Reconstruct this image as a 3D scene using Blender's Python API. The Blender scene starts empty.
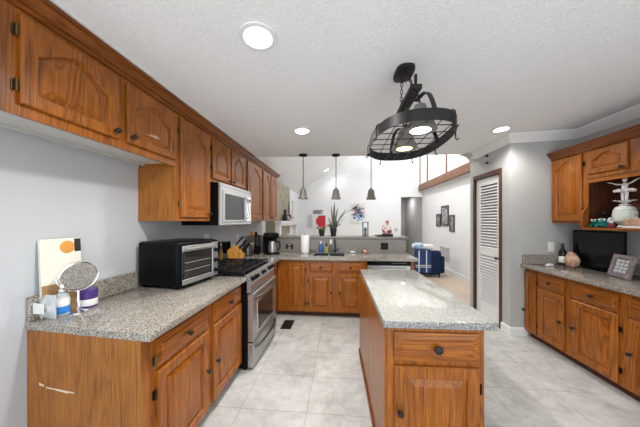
import bpy, bmesh, math, random
from mathutils import Vector, Matrix
random.seed(7)
S = bpy.context.scene
COL = S.collection
PI = math.pi

# ------------------------------------------------------------------ camera, world, exposure
cam_d = bpy.data.cameras.new('camera')
cam = bpy.data.objects.new('camera', cam_d)
COL.objects.link(cam)
cam_d.sensor_width = 36.0
cam_d.lens = 36.0 * 235 / 640
cam_d.shift_y = 7.5 / 640
cam_d.clip_start = 0.05
cam.location = (0, 0, 1.40)
cam.rotation_euler = (PI / 2, 0, math.atan(21 / 235))
S.camera = cam

W = bpy.data.worlds.new('world')
S.world = W
W.use_nodes = True
W.node_tree.nodes['Background'].inputs['Color'].default_value = (0.90, 0.955, 1.0, 1)
W.node_tree.nodes['Background'].inputs['Strength'].default_value = 1.75

S.view_settings.view_transform = 'Standard'
S.view_settings.look = 'None'
S.view_settings.gamma = 1
S.view_settings.use_curve_mapping = False
S.view_settings.exposure = 0.45
CAN_W = 17.0
LOFT_FILL_W = 200.0


def area(name, loc, rot, sx, sy, power, color=(1, 1, 1)):
    d = bpy.data.lights.new(name, 'AREA')
    d.shape = 'RECTANGLE'
    d.size, d.size_y, d.energy, d.color = sx, sy, power, color
    o = bpy.data.objects.new(name, d)
    COL.objects.link(o)
    o.location, o.rotation_euler = loc, rot
    return o


# unseen fill light added at the loft to brighten the living room
area('loft_fill_light', (5.6, 6.6, 3.9), (0, math.radians(75), 0), 1.6, 3.4, LOFT_FILL_W, (1.0, 0.99, 0.97))


def zc(x):                       # the kitchen ceiling rises slightly towards the right
    return 2.345 + 0.034 * (x + 1.25)


# ------------------------------------------------------------------ materials
def mat(name, color=(.8, .8, .8), rough=.5, metal=0.0, coat=0.0, emit=None, estr=0, trans=0.0, ior=1.45, spec=.5):
    m = bpy.data.materials.new(name)
    m.use_nodes = True
    b = m.node_tree.nodes['Principled BSDF']
    b.inputs['Base Color'].default_value = (*color, 1)
    b.inputs['Roughness'].default_value = rough
    b.inputs['Metallic'].default_value = metal
    b.inputs['Coat Weight'].default_value = coat
    b.inputs['Specular IOR Level'].default_value = spec
    b.inputs['Transmission Weight'].default_value = trans
    b.inputs['IOR'].default_value = ior
    if emit:
        b.inputs['Emission Color'].default_value = (*emit, 1)
        b.inputs['Emission Strength'].default_value = estr
    return m


def nodes(m):
    nt = m.node_tree
    return nt, nt.nodes, nt.links, nt.nodes['Principled BSDF']


def coords(nt, scale=(1, 1, 1), loc=(0, 0, 0), rot=(0, 0, 0)):
    t = nt.nodes.new('ShaderNodeTexCoord')
    mp = nt.nodes.new('ShaderNodeMapping')
    mp.inputs['Scale'].default_value = scale
    mp.inputs['Location'].default_value = loc
    mp.inputs['Rotation'].default_value = rot
    nt.links.new(t.outputs['Object'], mp.inputs['Vector'])
    return mp.outputs['Vector']


def noise(nt, vec, scale, detail=4, rough=.55, dist=0.0):
    n = nt.nodes.new('ShaderNodeTexNoise')
    n.inputs['Scale'].default_value = scale
    n.inputs['Detail'].default_value = detail
    n.inputs['Roughness'].default_value = rough
    n.inputs['Distortion'].default_value = dist
    nt.links.new(vec, n.inputs['Vector'])
    return n.outputs['Fac']


def ramp(nt, fac, stops, interp='LINEAR'):
    r = nt.nodes.new('ShaderNodeValToRGB')
    r.color_ramp.interpolation = interp
    els = r.color_ramp.elements
    while len(els) < len(stops):
        els.new(0.5)
    for e, (p, c) in zip(els, stops):
        e.position = p
        e.color = (*c, 1)
    nt.links.new(fac, r.inputs['Fac'])
    return r.outputs['Color']


def mix(nt, fac, a, b, mode='MIX'):
    n = nt.nodes.new('ShaderNodeMix')
    n.data_type = 'RGBA'
    n.blend_type = mode
    if isinstance(fac, (int, float)):
        n.inputs[0].default_value = fac
    else:
        nt.links.new(fac, n.inputs[0])
    for i, v in ((6, a), (7, b)):
        if isinstance(v, tuple):
            n.inputs[i].default_value = (*v, 1)
        else:
            nt.links.new(v, n.inputs[i])
    return n.outputs[2]


def bump(nt, fac, strength, dist=.002):
    b = nt.nodes.new('ShaderNodeBump')
    b.inputs['Strength'].default_value = strength
    b.inputs['Distance'].default_value = dist
    nt.links.new(fac, b.inputs['Height'])
    nt.links.new(b.outputs['Normal'], nt.nodes['Principled BSDF'].inputs['Normal'])


def wood(name, axis, c0, c1, c2, rough=.33, coat=.2, contrast=1.0):
    m = mat(name, c1, rough, coat=coat, spec=.35)
    nt, N, L, B = nodes(m)
    sc = [1, 1, 1]
    sc[axis] = 0.09
    v = coords(nt, tuple(sc))
    big = noise(nt, v, 7, 2, .5, 1.2)
    wv = nt.nodes.new('ShaderNodeMath')            # rings from a smooth field: cathedral figure
    wv.operation = 'MULTIPLY'
    wv.inputs[1].default_value = 9.0
    L.new(big, wv.inputs[0])
    fr = nt.nodes.new('ShaderNodeMath')
    fr.operation = 'PINGPONG'
    fr.inputs[1].default_value = .5
    L.new(wv.outputs[0], fr.inputs[0])
    rings = ramp(nt, fr.outputs[0], [(0.0, c0), (0.16, c1), (0.5, c2)])
    sc2 = [1, 1, 1]
    sc2[axis] = 0.03
    v2 = coords(nt, tuple(sc2))
    fine = noise(nt, v2, 190, 3, .6)
    fcol = ramp(nt, fine, [(0.36, tuple(x * .55 for x in c1)), (0.52, c1), (0.72, c2)])
    colr = mix(nt, .62, rings, fcol)
    soft = noise(nt, coords(nt), 3.5, 2)
    tone = ramp(nt, soft, [(0.3, (.86, .86, .86)), (0.7, (1.08, 1.06, 1.04))])
    L.new(mix(nt, .8, colr, tone, 'MULTIPLY'), B.inputs['Base Color'])
    bump(nt, fine, .10, .001)
    return m


OAK = dict(c0=(.085, .020, .002), c1=(.265, .075, .006), c2=(.45, .148, .012))
M_oak_v = wood('oak_vertical_grain', 2, **OAK)
M_oak_h = wood('oak_horizontal_grain', 0, **OAK)
M_oak_y = wood('oak_depth_grain', 1, c0=(.06, .013, .002), c1=(.18, .047, .004), c2=(.29, .086, .009))
M_oak_panel = wood('oak_veneer_panel', 2, c0=(.15, .048, .008), c1=(.30, .106, .017), c2=(.40, .157, .028), rough=.45, coat=.08)
M_oak_dark = wood('oak_dark_with_shade', 2, c0=(.03, .009, .004), c1=(.07, .020, .008), c2=(.11, .034, .013), rough=.5)  # dark oak of the nook, with its shade put into the colour
M_trim_wood = wood('stained_trim_wood', 2, c0=(.045, .016, .007), c1=(.09, .032, .014), c2=(.13, .05, .024), rough=.4)
M_loft_wood = wood('loft_rim_wood', 1, c0=(.13, .06, .035), c1=(.21, .105, .064), c2=(.28, .15, .095), rough=.5, coat=0)
M_kick = mat('toe_kick_brown', (.055, .018, .007), .6)


def granite(name, tones, dark, light, rough=.12):
    m = mat(name, tones[1], rough, spec=.6)
    nt, N, L, B = nodes(m)
    v = coords(nt)
    n1 = noise(nt, v, 120, 3, .7)
    base = ramp(nt, n1, [(0.36, tones[0]), (0.5, tones[1]), (0.64, tones[2])])
    vo = nt.nodes.new('ShaderNodeTexVoronoi')
    vo.inputs['Scale'].default_value = 230
    L.new(v, vo.inputs['Vector'])
    sp = nt.nodes.new('ShaderNodeSeparateColor')
    L.new(vo.outputs['Color'], sp.inputs[0])
    dk = ramp(nt, sp.outputs[0], [(0.0, (1, 1, 1)), (0.13, (1, 1, 1)), (0.16, (0, 0, 0))])
    lt = ramp(nt, sp.outputs[1], [(0.80, (0, 0, 0)), (0.84, (1, 1, 1))])
    c = mix(nt, dk, base, dark)
    c = mix(nt, lt, c, light)
    L.new(c, B.inputs['Base Color'])
    return m


M_granite = granite('speckled_granite', ((.17, .145, .115), (.28, .25, .21), (.36, .33, .29)), (.085, .065, .05), (.46, .435, .39))
M_granite_bar = granite('grey_granite_upstand', ((.125, .11, .092), (.19, .17, .147), (.25, .23, .20)), (.07, .06, .05), (.32, .30, .27), .3)
M_granite_isl = granite('pale_granite', ((.265, .268, .25), (.325, .33, .305), (.375, .38, .355)), (.20, .20, .185), (.44, .445, .42), .09)
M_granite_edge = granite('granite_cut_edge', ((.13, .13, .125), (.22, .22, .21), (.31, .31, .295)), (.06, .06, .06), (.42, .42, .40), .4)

# floor tile
M_tile = mat('grey_stone_tile', (.6, .6, .58), .22, spec=.5)
nt, N, L, B = nodes(M_tile)
bt = N.new('ShaderNodeTexBrick')
bt.offset = 0.0
bt.inputs['Scale'].default_value = 1
bt.inputs['Brick Width'].default_value = .495
bt.inputs['Row Height'].default_value = .40
bt.inputs['Mortar Size'].default_value = .0035
bt.inputs['Mortar Smooth'].default_value = .2
bt.inputs['Bias'].default_value = 0
bt.inputs['Color1'].default_value = (1, 1, 1, 1)
bt.inputs['Color2'].default_value = (.93, .93, .93, 1)
bt.inputs['Mortar'].default_value = (.70, .69, .67, 1)
L.new(coords(nt, loc=(.25, -1.70 + 4.0, 0)), bt.inputs['Vector'])
t1 = noise(nt, coords(nt), 3.2, 8, .66, .6)
t2 = noise(nt, coords(nt), 14, 6, .7)
cl = ramp(nt, t1, [(0.34, (.35, .34, .32)), (0.5, (.50, .49, .47)), (0.66, (.61, .60, .585))])
cl = mix(nt, .35, cl, ramp(nt, t2, [(0.35, (.36, .35, .33)), (0.65, (.64, .64, .62))]))
L.new(mix(nt, 1.0, cl, bt.outputs['Color'], 'MULTIPLY'), B.inputs['Base Color'])
bump(nt, bt.outputs['Fac'], -.25, .002)

M_plank = mat('beige_plank_floor', (.56, .46, .36), .35)
nt, N, L, B = nodes(M_plank)
bt = N.new('ShaderNodeTexBrick')
bt.inputs['Scale'].default_value = 1
bt.inputs['Brick Width'].default_value = 1.2
bt.inputs['Row Height'].default_value = .15
bt.inputs['Mortar Size'].default_value = .002
bt.inputs['Color1'].default_value = (.55, .45, .35, 1)
bt.inputs['Color2'].default_value = (.48, .39, .30, 1)
bt.inputs['Mortar'].default_value = (.30, .23, .17, 1)
L.new(coords(nt, rot=(0, 0, PI / 2)), bt.inputs['Vector'])
L.new(bt.outputs['Color'], B.inputs['Base Color'])


def paint(name, color, rough=.6, bs=.05, bsc=180, vary=.03):
    m = mat(name, color, rough, spec=.3)
    nt, N, L, B = nodes(m)
    f = noise(nt, coords(nt), bsc, 3, .6)
    bump(nt, f, bs, .003)
    g = noise(nt, coords(nt), 2.0, 3)
    lo = tuple(c * (1 - vary) for c in color)
    L.new(ramp(nt, g, [(0.3, lo), (0.7, color)]), B.inputs['Base Color'])
    return m


M_wall_blue = paint('pale_grey_paint', (.50, .518, .535), .5)
M_wall_grey = paint('warm_grey_paint', (.47, .47, .455), .5)
M_wall_white = paint('white_paint', (.84, .845, .85), .6)
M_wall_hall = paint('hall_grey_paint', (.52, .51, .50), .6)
M_white = mat('white_trim_paint', (.80, .80, .79), .35)
M_ceiling = mat('popcorn_ceiling', (.72, .725, .725), .9, spec=.1)
nt, N, L, B = nodes(M_ceiling)
pf = noise(nt, coords(nt), 95, 5, .75)
L.new(ramp(nt, pf, [(0.36, (.78, .785, .79)), (0.56, (.90, .90, .90))]), B.inputs['Base Color'])
bump(nt, pf, .6, .006)
M_under = mat('white_cabinet_underside', (.52, .51, .48), .5)

M_black = mat('black_plastic', (.005, .005, .006), .30, spec=.10)
M_black_gloss = mat('black_glass', (.006, .007, .008), .08, spec=.35)
M_black_matte = mat('matte_black', (.018, .017, .017), .7)
M_iron = mat('dark_iron', (.016, .015, .015), .45, metal=.15, spec=.35)
M_grate = mat('cast_iron', (.014, .014, .015), .3)
M_knob = mat('black_knob', (.015, .014, .013), .28, metal=.3)
M_hinge = mat('antique_brass', (.16, .12, .06), .4, metal=.9)
M_hinge_dark = mat('dark_bronze_hinge', (.03, .022, .016), .4, metal=.7)
M_steel = mat('stainless_steel', (.46, .46, .455), .32, metal=.85)
nt, N, L, B = nodes(M_steel)
sf = noise(nt, coords(nt, (1, 1, .02)), 300, 2)
L.new(ramp(nt, sf, [(0.3, (.40, .40, .395)), (0.7, (.52, .52, .515))]), B.inputs['Base Color'])
M_chrome = mat('chrome', (.85, .85, .86), .05, metal=1.0)
M_dark_steel = mat('dark_steel', (.12, .12, .125), .3, metal=.9)
M_white_plastic = mat('white_plastic', (.78, .78, .77), .35)
M_white_app = mat('white_enamel', (.80, .80, .79), .22)
M_mw_face = mat('pale_grey_enamel', (.47, .47, .465), .25, metal=.4)
M_oven_glass = mat('smoked_oven_glass', (.030, .027, .025), .08, spec=.4)
M_mw_glass = mat('grey_microwave_glass', (.045, .048, .05), .15, spec=.25)
M_galv = mat('galvanised_metal', (.17, .158, .142), .5, metal=.15)
M_glow = mat('lamp_glow', (1, 1, 1), .5, emit=(1, .98, .95), estr=10)
M_glow_warm = mat('warm_lamp_glow', (1, .9, .7), .5, emit=(1, .66, .30), estr=2.6)
M_glow_dim = mat('pendant_bulb', (1, 1, 1), .4, emit=(1, .96, .9), estr=2)
M_porcelain = mat('cream_porcelain', (.66, .70, .62), .2)
M_figure = mat('pale_figure_glaze', (.74, .70, .68), .3)
M_skin = mat('figurine_skin', (.62, .40, .30), .4)
M_teal = mat('teal_glaze', (.02, .20, .17), .2)
M_red = mat('red_paint', (.55, .025, .03), .35)
M_maroon = mat('maroon_cloth', (.22, .02, .035), .6)
M_navy = mat('navy_fabric', (.012, .024, .065), .85, spec=.2)
M_green = mat('leaf_green', (.06, .16, .03), .5)
M_green_dk = mat('grey_green_leaf', (.12, .13, .095), .5)
M_pot = mat('black_flowerpot', (.02, .02, .022), .4)
M_glass = mat('clear_glass', (.92, .95, .95), .03, trans=1.0, ior=1.45)
M_tan = mat('tan_stone', (.52, .32, .21), .6)
nt, N, L, B = nodes(M_tan)
L.new(ramp(nt, noise(nt, coords(nt), 18, 4), [(0.35, (.36, .19, .12)), (0.6, (.60, .40, .28))]), B.inputs['Base Color'])
M_label_white = mat('white_label', (.78, .78, .76), .5)
M_blue_liquid = mat('blue_label', (.03, .20, .60), .35)
M_purple = mat('purple_label', (.07, .035, .20), .35)
M_frost = mat('frosted_plastic', (.70, .74, .76), .35, trans=.35)
M_orange_wood = wood('knife_block_wood', 2, c0=(.36, .14, .02), c1=(.58, .27, .045), c2=(.68, .36, .08))
M_copper = mat('copper', (.72, .34, .22), .25, metal=.9)
M_blue_glaze = mat('blue_soap', (.04, .12, .34), .25)
M_yellowgreen = mat('yellow_green_soap', (.38, .36, .08), .3)
M_grille = mat('return_air_grille', (.55, .55, .56), .5)


def picture_mat(name, stops, scale, detail=3, dist=1.0):
    m = mat(name, (.5, .5, .5), .6)
    nt, N, L, B = nodes(m)
    f = noise(nt, coords(nt), scale, detail, .6, dist)
    L.new(ramp(nt, f, stops, 'CONSTANT' if len(stops) > 5 else 'LINEAR'), B.inputs['Base Color'])
    return m


M_splash = picture_mat('splash_painting', [(0.0, (.78, .78, .76)), (0.40, (.05, .12, .40)), (0.45, (.75, .74, .72)), (0.49, (.55, .12, .05)),
                                           (0.53, (.03, .03, .04)), (0.57, (.12, .28, .55)), (0.63, (.80, .80, .78))], 7, 3, 2.0)
M_slate = picture_mat('slate_stone', [(0.30, (.13, .125, .10)), (0.44, (.30, .30, .26)), (0.54, (.40, .29, .15)), (0.60, (.34, .33, .29)), (0.72, (.20, .23, .21))], 3.0, 4)
M_bluewhite = picture_mat('blue_white_print', [(0.0, (.72, .74, .78)), (0.43, (.10, .25, .50)), (0.48, (.75, .78, .80)), (0.52, (.20, .42, .66)), (0.58, (.82, .83, .84))], 14)
M_photo_dark = picture_mat('grey_photo', [(0.35, (.10, .10, .11)), (0.5, (.30, .30, .31)), (0.65, (.58, .58, .58))], 9)
M_collage = picture_mat('pale_collage', [(0.38, (.05, .07, .10)), (0.5, (.14, .17, .21)), (0.62, (.34, .37, .42))], 30)
M_frame_grey = picture_mat('grey_pink_frame', [(0.35, (.13, .12, .115)), (0.55, (.22, .19, .185)), (0.7, (.36, .24, .22))], 16)
M_grain_tan = mat('cream_paper', (.70, .68, .58), .6)


# ------------------------------------------------------------------ mesh building
class MB:
    def __init__(self):
        self.v, self.f, self.mi = [], [], []

    def add(self, vs, fs, m=0):
        o = len(self.v)
        self.v += [tuple(p) for p in vs]
        self.f += [tuple(i + o for i in f) for f in fs]
        self.mi += [m] * len(fs)
        return self

    def from_bm(self, bm, m=0):
        bm.verts.index_update()
        self.add([v.co[:] for v in bm.verts], [[v.index for v in f.verts] for f in bm.faces], m)
        bm.free()
        return self

    def box(self, x0, x1, y0, y1, z0, z1, bev=0.0, m=0, seg=1):
        bm = bmesh.new()
        bmesh.ops.create_cube(bm, size=1)
        for v in bm.verts:
            v.co = ((x0 + x1) / 2 + v.co.x * (x1 - x0), (y0 + y1) / 2 + v.co.y * (y1 - y0), (z0 + z1) / 2 + v.co.z * (z1 - z0))
        if bev:
            bmesh.ops.bevel(bm, geom=bm.edges[:], offset=bev, segments=seg, profile=.5, affect='EDGES')
        return self.from_bm(bm, m)

    def prism(self, poly, z0, z1, bev=0.0, m=0, seg=2):
        """poly: list of (x, y), counter-clockwise, extruded in z"""
        bm = bmesh.new()
        vs = [bm.verts.new((x, y, z0)) for x, y in poly]
        f = bm.faces.new(vs)
        r = bmesh.ops.extrude_face_region(bm, geom=[f])
        for g in r['geom']:
            if isinstance(g, bmesh.types.BMVert):
                g.co.z = z1
        bmesh.ops.recalc_face_normals(bm, faces=bm.faces[:])
        if bev:
            bmesh.ops.bevel(bm, geom=bm.edges[:], offset=bev, segments=seg, profile=.5, affect='EDGES')
        return self.from_bm(bm, m)

    def tube(self, pts, r, n=8, m=0, cap=True):
        pts = [Vector(p) for p in pts]
        rs = r if isinstance(r, (list, tuple)) else [r] * len(pts)
        rings = []
        up = Vector((0, 0, 1))
        prev = None
        for i, p in enumerate(pts):
            d = (pts[min(i + 1, len(pts) - 1)] - pts[max(i - 1, 0)]).normalized()
            a = d.cross(up if prev is None else prev)
            if prev is None:
                if a.length < 1e-3:
                    a = d.cross(Vector((1, 0, 0)))
                a.normalize()
                b = d.cross(a).normalized()
            else:
                b = prev - d * prev.dot(d)
                b.normalize()
                a = b.cross(d).normalized()
            prev = b
            rings.append([p + (a * math.cos(t) + b * math.sin(t)) * rs[i] for t in (2 * PI * k / n for k in range(n))])
        vs = [q for g in rings for q in g]
        fs = []
        for i in range(len(pts) - 1):
            for k in range(n):
                fs.append((i * n + k, i * n + (k + 1) % n, (i + 1) * n + (k + 1) % n, (i + 1) * n + k))
        if cap:
            fs.append(tuple(range(n))[::-1])
            fs.append(tuple((len(pts) - 1) * n + k for k in range(n)))
        return self.add(vs, fs, m)

    def lathe(self, prof, c=(0, 0, 0), axis='z', n=20, m=0, sx=1, sy=1):
        """prof: (radius, height) from bottom to top"""
        vs, fs = [], []
        for r, h in prof:
            for k in range(n):
                t = 2 * PI * k / n
                a, b = r * math.cos(t) * sx, r * math.sin(t) * sy
                if axis == 'z':
                    vs.append((c[0] + a, c[1] + b, c[2] + h))
                elif axis == 'y':
                    vs.append((c[0] + a, c[1] + h, c[2] + b))
                else:
                    vs.append((c[0] + h, c[1] + a, c[2] + b))
        q = len(prof)
        for i in range(q - 1):
            for k in range(n):
                fs.append((i * n + k, i * n + (k + 1) % n, (i + 1) * n + (k + 1) % n, (i + 1) * n + k))
        fs.append(tuple(range(n))[::-1])
        fs.append(tuple((q - 1) * n + k for k in range(n)))
        return self.add(vs, fs, m)

    def ball(self, c, r, m=0, n=14, k=8):
        rx, ry, rz = r if isinstance(r, (list, tuple)) else (r, r, r)
        prof = [(math.sin(PI * i / k), -math.cos(PI * i / k)) for i in range(k + 1)]
        vs, fs = [], []
        for a, h in prof:
            a = max(a, 1e-3)
            for j in range(n):
                t = 2 * PI * j / n
                vs.append((c[0] + rx * a * math.cos(t), c[1] + ry * a * math.sin(t), c[2] + rz * h))
        for i in range(k):
            for j in range(n):
                fs.append((i * n + j, i * n + (j + 1) % n, (i + 1) * n + (j + 1) % n, (i + 1) * n + j))
        fs.append(tuple(range(n))[::-1])
        fs.append(tuple(k * n + j for j in range(n)))
        return self.add(vs, fs, m)

    def sweep(self, prof, path, m=0):
        """prof: list of (offset, z); path: list of ((x, y), (nx, ny) mitre direction); closed solid"""
        n = len(prof)
        vs = []
        for (x, y), (nx, ny), *dz in path:
            z0 = dz[0] if dz else 0
            for o, z in prof:
                vs.append((x + nx * o, y + ny * o, z + z0))
        fs = []
        for i in range(len(path) - 1):
            for k in range(n):
                fs.append((i * n + k, i * n + (k + 1) % n, (i + 1) * n + (k + 1) % n, (i + 1) * n + k))
        fs.append(tuple(range(n)))
        fs.append(tuple((len(path) - 1) * n + k for k in range(n))[::-1])
        return self.add(vs, fs, m)

    def build(self, name, mats, parent=None, smooth=35, loc=None, rot=None):
        me = bpy.data.meshes.new(name)
        me.from_pydata(self.v, [], self.f)
        mats = mats if isinstance(mats, (list, tuple)) else [mats]
        for x in mats:
            me.materials.append(x)
        bm = bmesh.new()
        bm.from_mesh(me)
        for f, i in zip(bm.faces, self.mi):
            f.material_index = i
        bmesh.ops.recalc_face_normals(bm, faces=bm.faces[:])
        bm.to_mesh(me)
        bm.free()
        if smooth:
            me.polygons.foreach_set('use_smooth', [True] * len(me.polygons))
            me.set_sharp_from_angle(angle=math.radians(smooth))
        o = bpy.data.objects.new(name, me)
        COL.objects.link(o)
        if parent:
            o.parent = parent
        if loc:
            o.location = loc
        if rot:
            o.rotation_euler = rot
        return o


def tag(o, label, cat, group=None, kind=None):
    o['label'] = label
    o['category'] = cat
    if group:
        o['group'] = group
    if kind:
        o['kind'] = kind
    return o


def thing(name, label, cat, loc=(0, 0, 0), rz=0.0, group=None):
    o = bpy.data.objects.new(name, None)
    o.empty_display_size = .05
    COL.objects.link(o)
    o.location = loc
    o.rotation_euler = (0, 0, rz)
    return tag(o, label, cat, group)


def copy_tree(o, parent=None):
    c = o.copy()
    COL.objects.link(c)
    if parent:
        c.parent = parent
    for ch in list(o.children):
        copy_tree(ch, c)
    return c


def structure(name, mb, m, smooth=0):
    o = mb.build(name, m, smooth=smooth)
    o['kind'] = 'structure'
    return o


# ------------------------------------------------------------------ room shell
XW, XR, YA, XD = -1.62, 2.81, 3.08, 2.07     # left wall, right wall, wall at the end of the right run, closet wall
YS = -0.5                                    # where the modelled kitchen stops behind the camera
YB = 8.6                                     # far wall of the living room

structure('floor', MB().box(-1.75, 2.95, YS, 4.12, -.1, 0), M_tile)
structure('floor_living_room', MB().box(-1.75, 6.0, 4.12, 12.0, -.1, 0), M_plank)
structure('wall_left', MB().box(XW - .12, XW, YS, 4.72, 0, 2.62), M_wall_blue)
structure('wall_right', MB().box(XR, XR + .12, YS, YA + .1, 0, 2.6), M_wall_grey)
structure('wall_end', MB().box(XD, XR, YA, YA + .1, 0, 2.6), M_wall_grey)
w = MB()
w.box(XD, XD + .1, YA + .1, 3.275, 0, 2.6)
w.box(XD, XD + .1, 3.835, 3.98, 0, 2.6)
w.box(XD, XD + .1, 3.275, 3.835, 2.03, 2.6)
structure('wall_closet', w, M_wall_grey)
w = MB()
w.box(XD + .1, 2.9, 3.9, 3.98, 0, 2.6)
structure('wall_closet_end', w, M_wall_white)
structure('ceiling_closet', MB().box(XD + .1, 2.9, YA + .1, 3.9, 2.3, 2.36), M_wall_white)

# kitchen ceiling: slab with an oblique open edge over the peninsula
edge = [(XW - .12, 3.31), (1.5, 3.83), (XD + .02, 3.93)]
poly = [(XW - .12, YS), (XR + .12, YS), (XR + .12, YA + .1), (XD + .1, YA + .1), (XD + .1, 3.98), (XD + .02, 3.98)] + edge[::-1]
cm = MB()
n = len(poly)
cm.add([(x, y, zc(x)) for x, y in poly] + [(x, y, zc(x) + .12) for x, y in poly],
       [tuple(range(n)), tuple(range(n, 2 * n))] + [(i, (i + 1) % n, n + (i + 1) % n, n + i) for i in range(n)])
structure('ceiling', cm, M_ceiling)

# soft rounded corner where the ceiling edge meets the closet wall
fl = []
R = .16
zt = zc(XD - .1)
for i in range(9):
    a = PI / 2 * i / 8
    fl.append((XD - R + R * math.sin(a), zt - R + R * math.cos(a)))
fl += [(XD + .001, zt + .05), (XD - R, zt + .05)]
mb = MB()
n = len(fl)
mb.add([(x, 3.82, z) for x, z in fl] + [(x, 3.98, z) for x, z in fl],
       [tuple(range(n)), tuple(range(n, 2 * n))] + [(i, (i + 1) % n, n + (i + 1) % n, n + i) for i in range(n)])
structure('trim_1', mb, M_wall_grey, 30)

# living room
w = MB()
w.box(XW - .12, 2.13, YB, YB + .12, 0, 6.0)
w.box(2.13, 2.9, YB, YB + .12, 2.255, 6.0)
w.box(2.9, 6.0, YB, YB + .12, 0, 6.0)
structure('wall_back', w, M_wall_white)
structure('wall_living_left', MB().box(XW - .12, XW, 4.72, YB, 0, 2.7), M_wall_white)
structure('wall_living_right', MB().box(2.9, 3.0, YA + .1, YB, 0, 2.46), M_wall_white)
structure('wall_loft', MB().box(5.9, 6.0, 4.0, YB, 2.46, 6.0), M_wall_white)
area('hall_fill_light', (2.5, 9.9, 2.36), (0, 0, 0), .3, .3, 7)  # unseen fill light added to lift the dark hall, without a fixture
v = MB()
za = 2.655 + .67 * (XW - .12 + 1.25)
zb = 2.655 + .67 * (2.6 + 1.25)
zd = zb - .25 * 3.4
vp = [(XW - .12, za), (2.6, zb), (6.0, zd), (6.0, zd + .1), (2.6, zb + .1), (XW - .12, za + .1)]
v.add([(x, 3.75, z) for x, z in vp] + [(x, YB + .1, z) for x, z in vp],
      [(0, 1, 4, 5), (1, 2, 3, 4), (6, 7, 10, 11), (7, 8, 9, 10)] + [(i, (i + 1) % 6, 6 + (i + 1) % 6, 6 + i) for i in range(6)])
structure('ceiling_vault', v, M_wall_white)
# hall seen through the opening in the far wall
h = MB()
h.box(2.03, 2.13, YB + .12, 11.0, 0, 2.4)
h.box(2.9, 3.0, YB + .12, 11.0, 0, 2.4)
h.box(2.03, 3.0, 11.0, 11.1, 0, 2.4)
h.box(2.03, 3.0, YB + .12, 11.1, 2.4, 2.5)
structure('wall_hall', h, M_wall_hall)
# loft: rim board, posts and white panels behind them
lo = thing('loft_railing', 'wooden loft rim with thin posts and white panels above the white wall', 'railing', (2.72, 4.0, 2.46))
MB().box(0, .10, 0, 4.58, 0, .20, .005).build('rim_board', M_loft_wood, lo)
for py in (4.5, 3.78, 2.42, 1.2):
    MB().box(.015, .075, py - .03, py + .03, .20, 1.35, .004).build('post', M_loft_wood, lo)
for a, b in ((4.46, 3.82), (3.74, 2.46), (2.38, 1.24), (1.16, .05)):
    MB().box(.035, .05, b, a, .21, 1.2, .002).build('panel', M_white_plastic, lo)
structure('floor_loft', MB().box(2.82, 6.0, 4.0, YB, 2.46, 2.64), M_wall_white)

# baseboards and crown
bbp = [(0, 0), (.014, 0), (.014, .085), (.008, .10), (0, .10)]
mb = MB()
mb.sweep(bbp, [((XD, 3.235), (-1, 0)), ((XD, YA), (-1, -1)), ((2.26, YA), (0, -1))])
structure('baseboard_end', mb, M_white)
structure('baseboard_right', MB().sweep(bbp, [((2.9, 4.0), (-1, 0)), ((2.9, YB), (-1, 0))]), M_white)
structure('baseboard_back', MB().sweep(bbp, [((XW, YB), (0, -1)), ((2.08, YB), (0, -1))]), M_white)
structure('baseboard_left', MB().sweep(bbp, [((XW, YS), (1, 0)), ((XW, 1.09), (1, 0))]), M_white)
crp = [(0, -.105), (.012, -.105), (.016, -.09), (.034, -.072), (.05, -.035), (.066, -.022), (.07, 0.002), (0, .002)]
mb = MB()
mb.sweep(crp, [((XD, 3.90), (-1, 0), zc(XD)), ((XD, YA), (-1, -1), zc(XD)), ((XR, YA), (-1, -1), zc(XR)), ((XR, YS), (-1, 0), zc(XR))])
structure('trim_2', mb, M_white, 30)

# ------------------------------------------------------------------ louvered closet door
t = thing('louvered_door', 'white louvered closet door in a brown wooden frame', 'door', (XD, 3.275, 0), PI / 2)
# local x -> +Y, local -y -> +X ; visible side is local +y
MB().box(-.045, .0, -.02, .014, 0, 2.09, .004).build('door_frame', M_trim_wood, t)
MB().box(.56, .605, -.02, .014, 0, 2.09, .004).build('door_frame', M_trim_wood, t)
MB().box(0, .56, -.02, .014, 2.03, 2.09, .004).build('door_frame', M_trim_wood, t)
d = MB()
for a, b in ((.006, .085), (.475, .554)):
    d.box(a, b, -.055, -.022, .012, 2.022, .003)
for a, b in ((.012, .20), (.90, 1.01), (1.92, 2.022)):
    d.box(.085, .475, -.053, -.024, a, b, .002)
leaf = d.build('door_leaf', M_white, t)
sl = MB()
for a, b in ((.20, .90), (1.01, 1.92)):
    z = a + .016
    while z < b - .005:
        sl.add([(.085, -.024, z - .014), (.475, -.024, z - .014), (.475, -.052, z + .009), (.085, -.052, z + .009),
                (.085, -.024, z - .007), (.475, -.024, z - .007), (.475, -.052, z + .016), (.085, -.052, z + .016)],
               [(0, 1, 2, 3), (4, 5, 6, 7), (0, 1, 5, 4), (2, 3, 7, 6), (0, 3, 7, 4), (1, 2, 6, 5)])
        z += .041
sl.build('louvers', M_white, leaf, smooth=0)
k = MB().lathe([(.018, 0), (.018, .006), (.008, .01), (.008, .03), (.02, .036), (.02, .05), (.004, .055)], (.05, -.024, .90), 'y', 14)
k.build('door_knob', M_dark_steel, leaf)
# two dark hooks on the wall over the door
for z in (2.325, 2.225):
    o = MB().lathe([(.018, 0), (.02, .008), (.006, .014), (.006, .03), (.012, .034), (.002, .04)], (0, 0, 0), 'y', 12).build(
        'wall_hook', M_iron, loc=(XD, 3.53, z), rot=(0, 0, PI / 2))
    tag(o, ('upper' if z > 2.3 else 'lower') + ' small dark round hook on the wall above the louvered door', 'hook', 'hooks above the closet door')


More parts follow.
